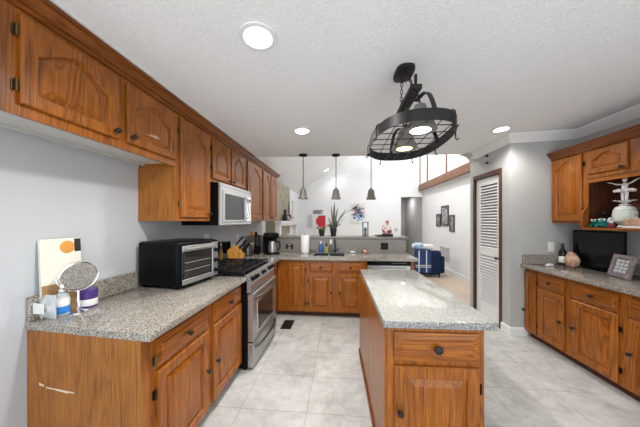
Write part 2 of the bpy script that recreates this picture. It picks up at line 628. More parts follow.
# ------------------------------------------------------------------ cabinets
def contour(x0, x1, z0, z1, inset, rise, n=14):
    a, b, c = x0 + inset, x1 - inset, z0 + inset
    pts = [(a, c), (b, c)]
    zs = z1 - inset - rise
    if rise <= 0:
        return pts + [(b, zs), (a, zs)]
    for i in range(n + 1):
        q = i / n
        g = (0.5 - 0.5 * math.cos(2 * PI * q)) ** .68
        pts.append((b + (a - b) * q, zs + rise * g))
    return pts


def panel_front(mb, x0, x1, z0, z1, st, rise=0.0, yf=-.02, raise_w=.035, m=0):
    """a raised-panel front: frame, groove, raised field; faces local -y"""
    inner = lambda i: contour(x0 + st, x1 - st, z0 + st, z1 - st, i, rise)
    base = inner(0)
    n = len(base)

    def outer(i):
        o = []
        for k, (x, z) in enumerate(base):
            if k == 0:
                o.append((x0 + i, z0 + i))
            elif k == 1:
                o.append((x1 - i, z0 + i))
            elif k == 2:
                o.append((x1 - i, z1 - i))
            elif k == n - 1:
                o.append((x0 + i, z1 - i))
            else:
                o.append((x, z1 - i))
        return o
    rings = [(outer(0), -.001), (outer(0), yf + .005), (outer(.005), yf), (inner(0), yf), (inner(.006), yf + .0125),
             (inner(.011), yf + .0135), (inner(.011 + raise_w), yf + .002)]
    vs, fs = [], []
    for pts, y in rings:
        vs += [(x, y, z) for x, z in pts]
    for i in range(len(rings) - 1):
        for k in range(n):
            fs.append((i * n + k, i * n + (k + 1) % n, (i + 1) * n + (k + 1) % n, (i + 1) * n + k))
    fs.append(tuple((len(rings) - 1) * n + k for k in range(n)))
    fs.append(tuple(range(n))[::-1])
    mb.add(vs, fs, m)


def knob(parent, x, z, y=-.02, r=.016):
    p = [(.007, 0), (.007, -.010), (.0055, -.014), (r, -.019), (r, -.026), (r * .75, -.031), (.002, -.033)]
    MB().lathe(p, (x, y, z), 'y', 16).build('knob', M_knob, parent)


def hinge(parent, x, z, dark=False):
    h = MB()
    h.tube([(x, -.012, z - .025), (x, -.012, z + .025)], .0045, 8)
    s = 1
    h.box(x - .010, x + .010, -.004, -.0005, z - .022, z + .022)
    h.build('hinge', M_hinge_dark if dark else M_hinge, parent)


def door(parent, x0, x1, z0, z1, rise=0.0, kn=None, hg=None, st=.052, dark=True, dz=.11, rw=.035):
    mb = MB()
    panel_front(mb, x0, x1, z0, z1, st, rise, raise_w=rw)
    d = mb.build('door', M_oak_v, parent, smooth=0)
    if kn:
        knob(d, kn[0], kn[1])
    if hg is not None:
        for z in (z0 + dz, z1 - dz):
            hinge(d, hg, z, dark)
    return d


def drawer(parent, x0, x1, z0, z1, st=.022, kn=True, kr=.016):
    mb = MB()
    rect = lambda i: [(x0 + i, z0 + i), (x1 - i, z0 + i), (x1 - i, z1 - i), (x0 + i, z1 - i)]
    vs, fs = [], []
    rings = [(0, -.001), (0, -.011), (.003, -.0125), (st + .004, -.0175), (st + .006, -.021)]
    for i, y in rings:
        vs += [(x, y, z) for x, z in rect(i)]
    for i in range(len(rings) - 1):
        for k in range(4):
            fs.append((i * 4 + k, i * 4 + (k + 1) % 4, i * 4 + 4 + (k + 1) % 4, i * 4 + 4 + k))
    fs += [(0, 1, 2, 3), tuple(len(rings) * 4 - 4 + k for k in range(4))]
    mb.add(vs, fs)
    d = mb.build('drawer', M_oak_h, parent, smooth=0)
    if kn:
        knob(d, (x0 + x1) / 2, (z0 + z1) / 2, r=kr)
    return d


TOP = .84          # top of the base cabinets, under the stone
KICK = .075
DZ0, DZ1, WZ0, WZ1 = .09, .64, .665, .80


def base_body(parent, w, depth, poly=None, kick=True, hollow=False):
    b = MB()
    if hollow:
        b.box(0, w, 0, .03, KICK, TOP - .001)
        b.box(0, w, .03, depth, KICK, .60)
    elif poly:
        b.prism(poly, KICK, TOP - .001)
    else:
        b.box(0, w, 0, depth, KICK, TOP - .001)
    b.build('carcass', M_oak_v, parent, smooth=0)
    if kick:
        MB().box(.005, w - .005, .06, depth - .01, 0, KICK).build('toe_kick', M_kick, parent, smooth=0)


# --- left base cabinet beside the camera
FX = -.932
c = thing('base_cabinet', 'oak base cabinet by the left wall with a scuffed pale side panel', 'cabinet', (FX, 1.03, 0), PI / 2, 'oak base cabinets')
D = FX - XW - .003
base_body(c, 1.085, D, [(0, 0), (1.085, 0), (1.085, D), (.058, D)])
ep = MB()
ep.add([(-.012, -.002, KICK * 0), (0, -.002, 0), (.058, D, 0), (.046, D, 0), (-.012, -.002, TOP - .001), (0, -.002, TOP - .001), (.058, D, TOP - .001), (.046, D, TOP - .001)],
       [(0, 1, 2, 3), (4, 5, 6, 7), (0, 1, 5, 4), (1, 2, 6, 5), (2, 3, 7, 6), (3, 0, 4, 7)])
pn = ep.build('side_panel', M_oak_panel, c, smooth=0)
pn['label'] = 'paler veneer side panel'
sc = MB()
for (a, b, zz, th) in ((.385, .56, .545, .006), (.42, .50, .541, .004), (.575, .605, .556, .010)):
    q = lambda yy: -.0125 + .058 * yy / D
    sc.add([(q(a), a, zz), (q(b), b, zz + .006), (q(b), b, zz + .006 + th), (q(a), a, zz + th), (q(a) + .002, a, zz), (q(b) + .002, b, zz + .006), (q(b) + .002, b, zz + .006 + th), (q(a) + .002, a, zz + th)],
           [(0, 1, 2, 3), (4, 5, 6, 7), (0, 1, 5, 4), (2, 3, 7, 6), (0, 3, 7, 4), (1, 2, 6, 5)])
s_ = sc.build('scuff_mark', mat('pale_scuff', (.66, .56, .42), .7), pn, smooth=0)
s_['label'] = 'pale scratched scuff'
dA = drawer(c, .075, .525, WZ0, WZ1)
hinge(dA, .066, .70)
drawer(c, .595, 1.07, WZ0, WZ1)
door(c, .075, .525, DZ0, DZ1, 0, (.50, .375), .066)
door(c, .595, 1.07, DZ0, DZ1, 0, (.625, .375), None)


def slab(name, label, poly, z0, z1, m, bs=()):
    t = thing(name, label, 'countertop', (poly[0][0], poly[0][1], z0), 0, 'stone countertops')
    ox, oy = poly[0]
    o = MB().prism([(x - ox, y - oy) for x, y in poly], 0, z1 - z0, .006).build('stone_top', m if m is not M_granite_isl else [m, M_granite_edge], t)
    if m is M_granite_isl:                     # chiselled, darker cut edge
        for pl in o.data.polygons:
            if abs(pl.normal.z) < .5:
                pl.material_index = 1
    for x0, x1, y0, y1, h in bs:
        MB().box(x0 - ox, x1 - ox, y0 - oy, y1 - oy, z1 - z0, z1 - z0 + h, .003).build('backsplash', m, t)
    return t


slab('countertop', 'speckled granite countertop under the toaster oven, left of the range', [(-.875, 1.005), (-.875, 2.118), (XW, 2.118), (XW, 1.068)][::-1], TOP, .88, M_granite,
     [(XW + .001, XW + .022, 1.072, 2.118, .125)])

# --- drawer stack and blind corner beyond the range
c = thing('base_cabinet', 'narrow oak stack of four drawers between the range and the inside corner', 'cabinet', (FX, 2.90, 0), PI / 2, 'oak base cabinets')
base_body(c, .47, .68)
for a, b in ((.09, .27), (.285, .46), (.475, .64), (WZ0, WZ1)):
    drawer(c, .02, .42, a, b)

# --- peninsula run, faces the camera
PY = 3.40
c = thing('base_cabinet', 'oak peninsula cabinet with a narrow full height door in the inside corner', 'cabinet', (-.93, PY, 0), 0, 'oak base cabinets')
base_body(c, .435, .49)
door(c, .155, .405, DZ0, WZ1, 0, None, .415, st=.045)
c = thing('base_cabinet', 'oak sink base cabinet with two drawers over two doors facing the aisle', 'cabinet', (-.494, PY, 0), 0, 'oak base cabinets')
base_body(c, .86, .49, hollow=True)
drawer(c, .03, .375, WZ0, WZ1)
door(c, .03, .375, DZ0, DZ1, 0, (.35, .375), .022)
drawer(c, .455, .80, WZ0, WZ1)
door(c, .455, .80, DZ0, DZ1, 0, (.48, .375), .808)

dw = thing('dishwasher', 'stainless dishwasher with black control strip at the right of the sink cabinet', 'dishwasher', (.372, PY, 0), 0)
MB().box(0, .60, .01, .50, .02, TOP - .005).build('body', M_black_matte, dw)
MB().box(.004, .596, -.02, .009, .10, .772, .004).build('door', M_steel, dw)
cp = MB().box(.004, .596, -.024, .009, .776, .832, .006).build('control_panel', M_black, dw)
MB().tube([(.06, -.018, .74), (.06, -.05, .74), (.54, -.05, .74), (.54, -.018, .74)], .008, 8).build('handle', M_steel, dw)
for i in range(6):
    MB().box(.34 + i * .035, .36 + i * .035, -.026, -.0235, .80, .812).build('button', M_dark_steel, cp, smooth=0)
MB().box(.018, .59, .02, .07, 0, .09).build('kick_plate', M_black, dw, smooth=0)
c = thing('end_panel', 'narrow oak end panel closing the peninsula beside the dishwasher', 'panel', (.976, PY, 0))
MB().box(0, .045, -.01, .50, 0, TOP - .001).build('panel_board', M_oak_v, c, smooth=0)

# --- counter round the corner with the sink
t = thing('countertop', 'L shaped granite countertop running from the range around the peninsula with the sink', 'countertop', (0, 3.6, TOP), 0, 'stone countertops')
SX0, SX1, SY0, SY1 = -.42, .06, 3.45, 3.80
q = MB()
for x0, x1, y0, y1 in ((XW, -.875, 2.895, 3.895), (-.875, SX0, 3.345, 3.895), (SX1, 1.06, 3.345, 3.895), (SX0, SX1, 3.345, SY0), (SX0, SX1, SY1, 3.895)):
    q.box(x0, x1, y0 - 3.6, y1 - 3.6, 0, .04)
q.build('stone_top', M_granite, t, smooth=0)
MB().box(XW + .001, XW + .022, 2.895 - 3.6, .28, .04, .155, .003).build('backsplash', M_granite, t)
MB().box(-1.59, 1.04, .285, .302, .04, .262, .002).build('backsplash', M_granite_bar, t)
s = thing('sink', 'stainless sink set into the peninsula counter', 'sink', ((SX0 + SX1) / 2, 3.625, .88))
q = MB()
hw, hd = (SX1 - SX0) / 2, .175
for x0, x1, y0, y1 in ((-hw - .02, -hw + .012, -hd - .02, hd + .02), (hw - .012, hw + .02, -hd - .02, hd + .02), (-hw, hw, -hd - .02, -hd + .012), (-hw, hw, hd - .012, hd + .02), (-.012, .012, -hd, hd)):
    q.box(x0, x1, y0, y1, .0005, .006, .002)
q.build('rim', M_steel, s)
q = MB()
for x0, x1, y0, y1, z0, z1 in ((-hw + .006, hw - .006, -hd + .006, hd - .006, -.19, -.18), (-hw + .004, -hw + .012, -hd + .006, hd - .006, -.18, 0), (hw - .012, hw - .004, -hd + .006, hd - .006, -.18, 0),
                               (-hw + .012, hw - .012, -hd + .004, -hd + .012, -.18, 0), (-hw + .012, hw - .012, hd - .012, hd - .004, -.18, 0), (-.006, .006, -hd + .012, hd - .012, -.18, 0)):
    q.box(x0, x1, y0, y1, z0, z1)
q.build('basin', M_dark_steel, s, smooth=0)
fa = thing('faucet', 'dark gooseneck faucet behind the sink', 'faucet', (-.10, 3.85, .88))
MB().lathe([(.03, 0), (.03, .008), (.018, .02), (.016, .05), (.001, .051)], n=16).build('base', M_iron, fa)
MB().tube([(0, 0, .045), (0, 0, .17), (0, -.012, .21), (0, -.045, .235), (0, -.085, .225), (0, -.105, .195), (0, -.108, .165)], .011, 10).build('spout', M_iron, fa)
MB().tube([(.012, 0, .035), (.05, -.01, .055), (.075, -.015, .085)], .006, 8).build('lever', M_iron, fa)

# pony wall and raised bar
structure('wall_peninsula', MB().box(XW, 1.04, 3.905, 4.06, 0, 1.104), M_wall_grey)
b = thing('bar_top', 'long raised granite bar ledge behind the sink carrying the plants', 'countertop', (0, 4.05, 1.105), 0, 'stone countertops')
MB().box(XW + .002, 1.075, -.175, .21, 0, .036, .008, seg=2).build('stone_ledge', M_granite_bar, b)


# ------------------------------------------------------------------ island
ROT = math.radians(1.6)
isl = thing('kitchen_island', 'oak island cabinet with one drawer over one door under a pale stone slab', 'island', (.245, 1.285, 0), ROT)
IW, ID = .50, 1.24
MB().box(0, IW, 0, ID, KICK, TOP - .001).build('carcass', M_oak_v, isl, smooth=0)
MB().box(.0, IW - .03, .05, ID - .03, 0, KICK).build('toe_kick', M_kick, isl, smooth=0)
for a, b in ((.002, .60), (.605, ID - .002)):
    MB().box(-.014, -.0005, a, b, .055, TOP - .002, .002).build('side_panel', M_oak_v, isl, smooth=0)
MB().box(-.026, -.0005, -.005, ID, 0, .055, .006).build('base_molding', M_oak_y, isl)
drawer(isl, .036, .470, .662, .812, .03, kr=.021)
door(isl, .036, .470, .09, .636, 0, (.062, .40), .478, st=.06)
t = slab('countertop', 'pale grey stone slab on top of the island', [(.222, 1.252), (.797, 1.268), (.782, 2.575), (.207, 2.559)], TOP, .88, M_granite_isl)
t.location.z = TOP

# ------------------------------------------------------------------ left wall cabinets
UX = -1.30
UD = UX - XW - .001
ZT = 2.262


def upper(label, y0, w, zbot, doors, under=False, side=False):
    c = thing('wall_cabinet', label, 'cabinet', (UX, y0, 0), PI / 2, 'oak wall cabinets on the left')
    b = MB()
    if under:
        b.box(0, w, 0, UD, zbot + .035, 2.33)
        b.box(0, w, 0, .02, zbot, zbot + .035)
    else:
        b.box(0, w, 0, UD, zbot, 2.33)
    b.build('carcass', M_oak_v, c, smooth=0)
    if under:
        MB().box(0, w, .021, UD, zbot + .027, zbot + .0345).build('bottom_panel', M_under, c, smooth=0)
        MB().box(0, w, UD - .05, UD - .03, zbot + .012, zbot + .0265).build('bottom_rail', M_under, c, smooth=0)
    if side:
        p = MB().box(-.006, -.0005, .001, UD, zbot, 1.829).build('side_panel', M_oak_panel, c, smooth=0)
        p['label'] = 'paler veneer side panel'
    for d in doors:
        door(c, *d)
    return c


R = .085
upper('short oak wall cabinet nearest the camera with one arched door and brass hinges', .30, .99, 1.83,
      [(.02, .47, 1.875, 2.235, R, (.05, 1.915), None), (.535, .958, 1.875, 2.235, R, (.93, 1.915), .525, .052, False, .07)], under=True)
upper('short oak wall cabinet with one arched door beside the tall wall cabinet', 1.29, .462, 1.83,
      [(.02, .445, 1.875, 2.235, R, (.045, 1.915), None)], under=True)
upper('tall oak wall cabinet with one arched door left of the microwave', 1.752, .485, 1.40,
      [(.035, .455, 1.43, 2.24, R, (.43, 1.47), .026, .055, False)], side=True)
upper('short oak wall cabinet with two arched doors above the microwave', 2.237, .86, 1.80,
      [(.02, .395, 1.83, 2.24, .09, (.37, 1.86), .012), (.435, .815, 1.83, 2.24, .09, (.46, 1.86), .825)])
upper('oak wall cabinet with a single arched door right after the microwave', 3.098, .66, 1.40,
      [(.05, .61, 1.43, 2.24, .12, (.085, 1.47), None)])
upper('last oak wall cabinet on the left with two narrow arched doors at the end', 3.758, .90, 1.40,
      [(.04, .43, 1.43, 2.24, .11, (.40, 1.47), None), (.48, .87, 1.43, 2.24, .11, (.51, 1.47), None)])
cr = MB()
cpro = [(0, ZT - .005), (.012, ZT), (.016, ZT + .014), (.030, ZT + .018), (.046, ZT + .040), (.056, ZT + .052), (.068, ZT + .056), (.068, 2.336), (0, 2.336)]
cr.sweep(cpro, [((UX, .30), (1, 0)), ((UX, 4.66), (1, 1)), ((XW + .005, 4.66), (0, 1))])
tag(cr.build('crown_molding', M_oak_y, smooth=0), 'long oak crown molding along the top of the left wall cabinets', 'molding', 'oak crown moldings')
structure('trim_3', MB().box(UX + .064, UX + .082, .30, 3.36, 2.337, 2.3445), M_white)

# ------------------------------------------------------------------ range
rg = thing('range', 'stainless gas range with black side and cast iron grates', 'range', (-.845, 2.125, 0), PI / 2)
RW = .765
MB().box(0, RW, .03, .755, .02, .865).build('body', M_black, rg, smooth=0)
ct = MB().box(-.002, RW + .002, .03, .76, .866, .885, .004).build('cooktop', M_black_gloss, rg)
cpn = MB().add([(0, -.008, .80), (RW, -.008, .80), (RW, .03, .885), (0, .03, .885), (0, .05, .80), (RW, .05, .80), (RW, .05, .889), (0, .05, .889), (0, -.008, .725), (RW, -.008, .725), (RW, .05, .725), (0, .05, .725)],
               [(0, 1, 2, 3), (3, 2, 6, 7), (8, 9, 1, 0), (8, 9, 10, 11), (11, 10, 6, 7), (0, 3, 7, 11, 8), (1, 2, 6, 10, 9)]).build('control_panel', M_steel, rg, smooth=0)
for x in (.075, .175, RW / 2, RW - .175, RW - .075):
    kb = MB()
    kb.lathe([(.024, 0), (.024, -.008), (.019, -.014), (.017, -.034), (.002, -.036)], (0, 0, 0), 'y', 16)
    kb.box(-.004, .004, -.042, -.03, -.016, .016, .001)
    kb.build('control_knob', M_black, cpn, loc=(x, .010, .842), rot=(math.radians(-24), 0, 0))
od = MB().box(.008, RW - .008, -.028, .029, .262, .715, .006).build('oven_door', M_steel, rg)
wn = MB().box(.13, RW - .13, -.031, -.027, .33, .60, .001).build('window', M_oven_glass, od)
fr_ = MB()
for x0, x1, z0, z1 in ((.115, .13, .315, .615), (RW - .13, RW - .115, .315, .615), (.13, RW - .13, .315, .33), (.13, RW - .13, .60, .615)):
    fr_.box(x0, x1, -.033, -.027, z0, z1, .001)
fr_.build('window_trim', M_chrome, od)


def bowed(z, mbx, r=.013, out=.055):
    pts = []
    for i in range(13):
        u = i / 12
        pts.append((.05 + u * (RW - .10), -.022 - out * (math.sin(PI * u) ** .35 if 0 < u < 1 else 0), z))
    mbx.tube(pts, r, 10)


q = MB()
bowed(.665, q)
q.build('handle', M_dark_steel, od)
dr = MB().box(.008, RW - .008, -.028, .029, .022, .25, .006).build('bottom_drawer', M_steel, rg)
q = MB()
bowed(.20, q, .012, .05)
q.build('handle', M_dark_steel, dr)
for x in (.03, RW - .03):
    for y in (.06, .70):
        MB().lathe([(.016, 0), (.016, .03), (.001, .0305)], (x, y, 0), n=10).build('foot', M_black, rg)
for x in (.20, RW - .20):
    for y in (.21, .55):
        MB().lathe([(.05, 0), (.05, .008), (.034, .012), (.034, .022), (.002, .024)], (x, y, .885), n=18).build('burner', M_grate, ct)
for gx in (.02, RW / 2 + .005):
    g = MB()
    gw = RW / 2 - .025
    z0, z1 = .913, .927
    for y in (.07, .38, .695):
        g.box(gx, gx + gw, y - .006, y + .006, z0, z1, .002)
    for x in (gx + .006, gx + gw * .27, gx + gw / 2, gx + gw * .73, gx + gw - .006):
        g.box(x - .006, x + .006, .065, .70, z0, z1, .002)
    for x in (gx + .006, gx + gw - .006):
        for y in (.07, .38, .695):
            g.box(x - .007, x + .007, y - .007, y + .007, .885, z0)
    for x in (gx + gw * .27, gx + gw * .73):
        for y in (.15, .30, .46, .61):
            g.box(x - .05, x + .05, y - .005, y + .005, z0 + .004, z1 + .006, .002)
    g.build('grate', M_grate, ct, smooth=0)

# ------------------------------------------------------------------ microwave over the range
mw = thing('microwave', 'pale over-the-range microwave with a dark window and curved handle', 'microwave', (-1.20, 2.26, 1.355), PI / 2)
MWW, MWH = .80, .435
MB().box(0, MWW, .03, XW * -1 - 1.20 - .002, 0, MWH).build('body', M_black, mw, smooth=0)
fp = MB().box(0, MWW, -.0, .0295, 0, MWH - .035, .006).build('front_panel', M_mw_face, mw)
MB().box(0, MWW, .005, .0295, MWH - .034, MWH, .003).build('vent_grille', M_mw_face, mw)
md = MB().box(.035, .60, -.012, -.0005, .035, MWH - .075, .005).build('door', M_mw_face, mw)
MB().box(.065, .545, -.015, -.0115, .06, MWH - .105, .003).build('window', M_mw_glass, md)
pts = [(.575, -.012, .06)] + [(.575, -.014 - .05 * math.sin(PI * i / 10) ** .6, .065 + .27 * i / 10) for i in range(1, 10)] + [(.575, -.012, .335)]
MB().tube(pts, .013, 10).build('handle', M_chrome, md)
cpn = MB().box(.64, MWW - .02, -.004, -.0005, .04, MWH - .08, .002).build('control_panel', M_white_plastic, mw)
MB().box(.655, MWW - .035, -.0055, -.0035, MWH - .15, MWH - .11).build('display', M_black_gloss, cpn, smooth=0)
for i in range(4):
    for j in range(3):
        MB().box(.655 + j * .038, .685 + j * .038, -.0055, -.0035, .06 + i * .05, .09 + i * .05).build('button', M_label_white, cpn, smooth=0)

# ------------------------------------------------------------------ right run
RFX = 2.238
c = thing('base_cabinet', 'long oak base cabinet along the right wall with three drawers and four doors', 'cabinet', (RFX, YA - .003, 0), -PI / 2, 'oak base cabinets')
RL = YA - .003 - .55
base_body(c, RL, XR - RFX - .002)
door(c, .012, .178, DZ0, WZ1, 0, (.026, .33), .186, st=.035)
drawer(c, .20, .515, WZ0, WZ1)
door(c, .20, .515, DZ0, DZ1, 0, (.488, .375), .192)
drawer(c, .595, .975, WZ0, WZ1)
door(c, .595, .975, DZ0, DZ1, 0, (.622, .375), .984)
for a, b in ((1.04, 1.42), (1.50, 1.88)):
    drawer(c, a, b, WZ0, WZ1)
    door(c, a, b, DZ0, DZ1, 0, (a + .028, .375), b + .008)
door(c, 1.96, 2.30, DZ0, WZ1, 0, (2.0, .45), None)
slab('countertop', 'granite countertop along the right wall under the open shelf nook', [(2.18, .55), (XR - .001, .55), (XR - .001, YA - .001), (2.18, YA - .001)], TOP, .88, M_granite,
     [(2.20, XR - .024, YA - .022, YA - .002, .115), (XR - .022, XR - .002, .55, YA - .0225, .115)])

RUX = 2.538
rd = XR - RUX - .002
c = thing('wall_cabinet', 'tall oak wall cabinet with one arched door in the corner at the right', 'cabinet', (RUX, YA - .004, 0), -PI / 2, 'oak wall cabinets on the right')
MB().box(0, .40, 0, rd, 1.375, 2.15).build('carcass', M_oak_v, c, smooth=0)
door(c, .022, .365, 1.40, 2.11, .09, None, .374)
c = thing('hutch_cabinet', 'oak wall cabinet with small arched doors over an open dark shelf nook', 'cabinet', (RUX, YA - .404, 0), -PI / 2, 'oak wall cabinets on the right')
HW = 1.75
q = MB()
q.box(0, HW, 0, rd, 1.835, 2.15)
q.build('carcass', M_oak_v, c, smooth=0)
for i in range(4):
    a = .028 + i * .425
    door(c, a, a + .335, 1.875, 2.11, .062, (a + .305 if i % 2 == 0 else a + .035, 1.89), None, st=.042, rw=.02)
q = MB()
for a in (0, HW - .02):
    prof = [(rd, 1.335), (-.055, 1.335), (-.06, 1.36), (-.06, 1.45), (-.05, 1.50), (-.02, 1.53), (-.004, 1.555), (0, 1.59), (0, 1.834), (rd, 1.834)]
    n = len(prof)
    q = MB()
    q.add([(a, y, z) for y, z in prof] + [(a + .02, y, z) for y, z in prof], [tuple(range(n)), tuple(range(n, 2 * n))] + [(i, (i + 1) % n, n + (i + 1) % n, n + i) for i in range(n)])
    q.build('side_panel', M_oak_v, c, smooth=0)
MB().box(.0201, .026, .002, rd - .0125, 1.335, 1.8245).build('shade_lining', M_oak_dark, c, smooth=0)  # added dark sheet, carries the shade inside the nook as colour
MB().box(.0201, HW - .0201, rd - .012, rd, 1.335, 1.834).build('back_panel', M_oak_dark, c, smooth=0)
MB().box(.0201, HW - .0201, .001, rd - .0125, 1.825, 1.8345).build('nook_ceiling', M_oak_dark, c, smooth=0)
MB().box(.0201, HW - .0201, -.065, rd - .0125, 1.312, 1.334, .003).build('shelf', M_oak_h, c)
MB().box(.0201, HW - .0201, 0, .018, 1.79, 1.8245).build('rail', M_oak_h, c, smooth=0)
cr = MB()
zt = 2.125
cpro = [(0, zt - .008), (.012, zt), (.016, zt + .018), (.03, zt + .032), (.05, zt + .06), (.058, zt + .068), (.06, zt + .085), (0, zt + .085)]
cr.sweep(cpro, [((RUX, YA - .004), (-1, 0)), ((RUX, .925), (-1, 0))])
tag(cr.build('crown_molding', M_oak_y, smooth=0), 'oak crown molding along the top of the right wall cabinets', 'molding', 'oak crown moldings')


# ------------------------------------------------------------------ lamps
def spot(name, parent, loc, power, size, color=(1, 1, 1), angle=150, blend=.6):
    d = bpy.data.lights.new(name, 'SPOT')
    d.energy, d.color, d.spot_size, d.spot_blend, d.shadow_soft_size = power, color, math.radians(angle), blend, size
    o = bpy.data.objects.new(name, d)
    COL.objects.link(o)
    o.parent = parent
    o.location = loc
    return o


def can(label, x, y, z, tilt=0.0, power=None):
    t = thing('recessed_light', label, 'ceiling light', (x, y, z), 0, 'recessed ceiling lights')
    t.rotation_euler = (0, tilt, 0)
    MB().lathe([(.072, -.001), (.098, -.001), (.096, -.008), (.074, -.010), (.072, -.006)], n=28).build('trim_ring', M_white, t)
    MB().lathe([(.071, -.0075), (.0715, -.002), (.001, -.0015)], n=24).build('lens', M_glow, t)
    spot('recessed_light_lamp', t, (0, 0, -.03), power or CAN_W * 4, .07, (1, .975, .94))
    return t


tl = -math.atan(.034)
can('round recessed ceiling light nearest the camera, above the left aisle', -.436, 1.205, zc(-.436) - .001, tl)
can('round recessed ceiling light above the sink aisle, left of the pendants', -.418, 2.50, zc(-.418) - .001, tl)
can('round recessed ceiling light near the louvered closet door', 1.816, 2.85, zc(1.816) - .001, tl, 38)
can('round recessed light high on the sloped living room ceiling', -.50, 8.1, 2.655 + .67 * (.75) - .004, -math.atan(.67), 12)
can('added unseen recessed fill light on the sloped ceiling over the middle of the living room', 1.2, 6.4, 2.655 + .67 * 2.45 - .004, -math.atan(.67), 150)  # out-of-view can added to brighten the living room walls
can('added unseen recessed fill light on the sloped ceiling just beyond the bar', .4, 5.0, 2.655 + .67 * 1.65 - .004, -math.atan(.67), 60)  # second added can, out of view, also brightens the living room


def pendant(label, x, y):
    z = zc(x) - .0005
    t = thing('pendant_light', label, 'pendant lamp', (x, y, z), 0, 'bell pendants over the bar')
    MB().lathe([(.014, -.026), (.055, -.020), (.066, -.010), (.066, 0)], n=20).build('canopy', M_iron, t)
    zb = 1.725 - z
    MB().tube([(0, 0, -.022), (0, 0, zb + .155)], .0055, 8).build('rod', M_iron, t)
    q = MB()
    pr = [(.020, .165), (.024, .150), (.034, .145), (.046, .125), (.052, .08), (.058, .035), (.072, .012), (.076, 0), (.072, .001), (.056, .03), (.049, .08), (.042, .12), (.02, .135)]
    q.lathe([(r, h + zb) for r, h in pr], n=24)
    q.build('shade', M_galv, t)
    MB().ball((0, 0, zb + .05), (.024, .024, .032)).build('bulb', M_glow_dim, t)


pendant('left bell pendant hanging over the bar nearest the left wall cabinets', -.55, 3.40)
pendant('middle bell pendant over the bar, between two others', -.074, 3.50)
pendant('right bell pendant over the bar, hanging behind the pot rack', .451, 3.59)

# ------------------------------------------------------------------ pot rack
px, py, rz = .45, 1.67, 1.95
zc0 = zc(.42)
pr = thing('pot_rack', 'oval dark iron hanging pot rack with two lamps above the island', 'pot rack', (px, py, rz))
hz = zc0 - rz


def oval(a, b, n=56, e=2.5):
    out = []
    for i in range(n):
        t = 2 * PI * i / n
        cx_, sy_ = math.cos(t), math.sin(t)
        out.append((a * math.copysign(abs(cx_) ** (2 / e), cx_), b * math.copysign(abs(sy_) ** (2 / e), sy_)))
    return out


q = MB()
q.prism([(x - .03, y - .05) for x, y in oval(.062, .095, 32, 3)], hz - .022, hz - .0005, .005)
q.build('ceiling_plate', M_iron, pr)
q = MB()
A, Bb = .245, .415
po, pi_ = oval(A, Bb), oval(A - .006, Bb - .006)
n = len(po)
vs = [(x, y, -.028) for x, y in po] + [(x, y, .034) for x, y in po] + [(x, y, .034) for x, y in pi_] + [(x, y, -.028) for x, y in pi_]
fs = []
for k in range(4):
    for i in range(n):
        fs.append((k * n + i, k * n + (i + 1) % n, ((k + 1) % 4) * n + (i + 1) % n, ((k + 1) % 4) * n + i))
q.add(vs, fs)
q.build('hoop', M_iron, pr)
q = MB()


def half(v, a, b, e=2.5):
    return a * max(0, 1 - (abs(v) / b) ** e) ** (1 / e)


for i in range(-3, 4):
    y = i * .105
    x = half(y, A, Bb) - .004
    q.tube([(-x, y, -.018), (x, y, -.018)], .0028, 6)
for i in (-2, -1, 0, 1, 2):
    x = i * .075
    y = half(x, Bb, A) - .004
    q.tube([(x, -y, -.023), (x, y, -.023)], .0028, 6)
q.build('wire_grid', M_iron, pr)
MB().box(-.042, .024, -.25, .20, .225, .255, .004).build('spine_bar', M_iron, pr)
q = MB()
q.tube([(-.010, -.235, .25), (-.010, -.235, .315)], .009, 8)
q.build('finial', M_iron, pr)
MB().tube([(-.010, .18, .25), (-.010, .18, .30)], .009, 8).build('finial', M_iron, pr)
for y, xe, ye in ((-.24, .035, -.403), (-.05, -.236, .08), (-.05, .236, .08), (.17, -.02, .405)):
    q = MB()
    pts = []
    for i in range(15):
        u = i / 14
        r_ = math.sin(PI / 2 * u) ** .75
        lift = .02 * math.sin(PI * min(1, u * 1.6)) if u < .625 else 0
        pts.append(Vector((-.01 + (xe + .01) * r_, y + (ye - y) * r_, .155 * math.cos(PI / 2 * u) + lift)))
    sd = Vector((-(ye - y), xe + .01, 0)).normalized() * .013
    for i in range(14):
        d = (pts[i + 1] - pts[i]).normalized()
        nn = d.cross(sd).normalized() * .003
        q.add([pts[i] - nn - sd, pts[i] + nn - sd, pts[i] + nn + sd, pts[i] - nn + sd,
               pts[i + 1] - nn - sd, pts[i + 1] + nn - sd, pts[i + 1] + nn + sd, pts[i + 1] - nn + sd],
              [(0, 1, 5, 4), (1, 2, 6, 5), (2, 3, 7, 6), (3, 0, 4, 7), (0, 1, 2, 3), (4, 5, 6, 7)])
    q.build('scroll_arm', M_iron, pr, smooth=40)
for y, y2 in ((-.20, -.10), (.10, 0.0)):
    q = MB()
    L0, L1 = Vector((-.012, y, .255)), Vector((-.03, y2, hz - .02))
    m = 9
    for i in range(m):
        a, b = L0.lerp(L1, i / m), L0.lerp(L1, (i + 1) / m)
        c0 = (a + b) / 2
        ln = (b - a).length * .62
        d = (b - a).normalized()
        sd = Vector((1, 0, 0)) if i % 2 else d.cross(Vector((1, 0, 0)))
        ring = [c0 + d * (ln * math.cos(2 * PI * j / 10)) + sd * (.009 * math.sin(2 * PI * j / 10)) for j in range(11)]
        q.tube(ring, .0025, 5, cap=False)
    q.build('chain', M_iron, pr)
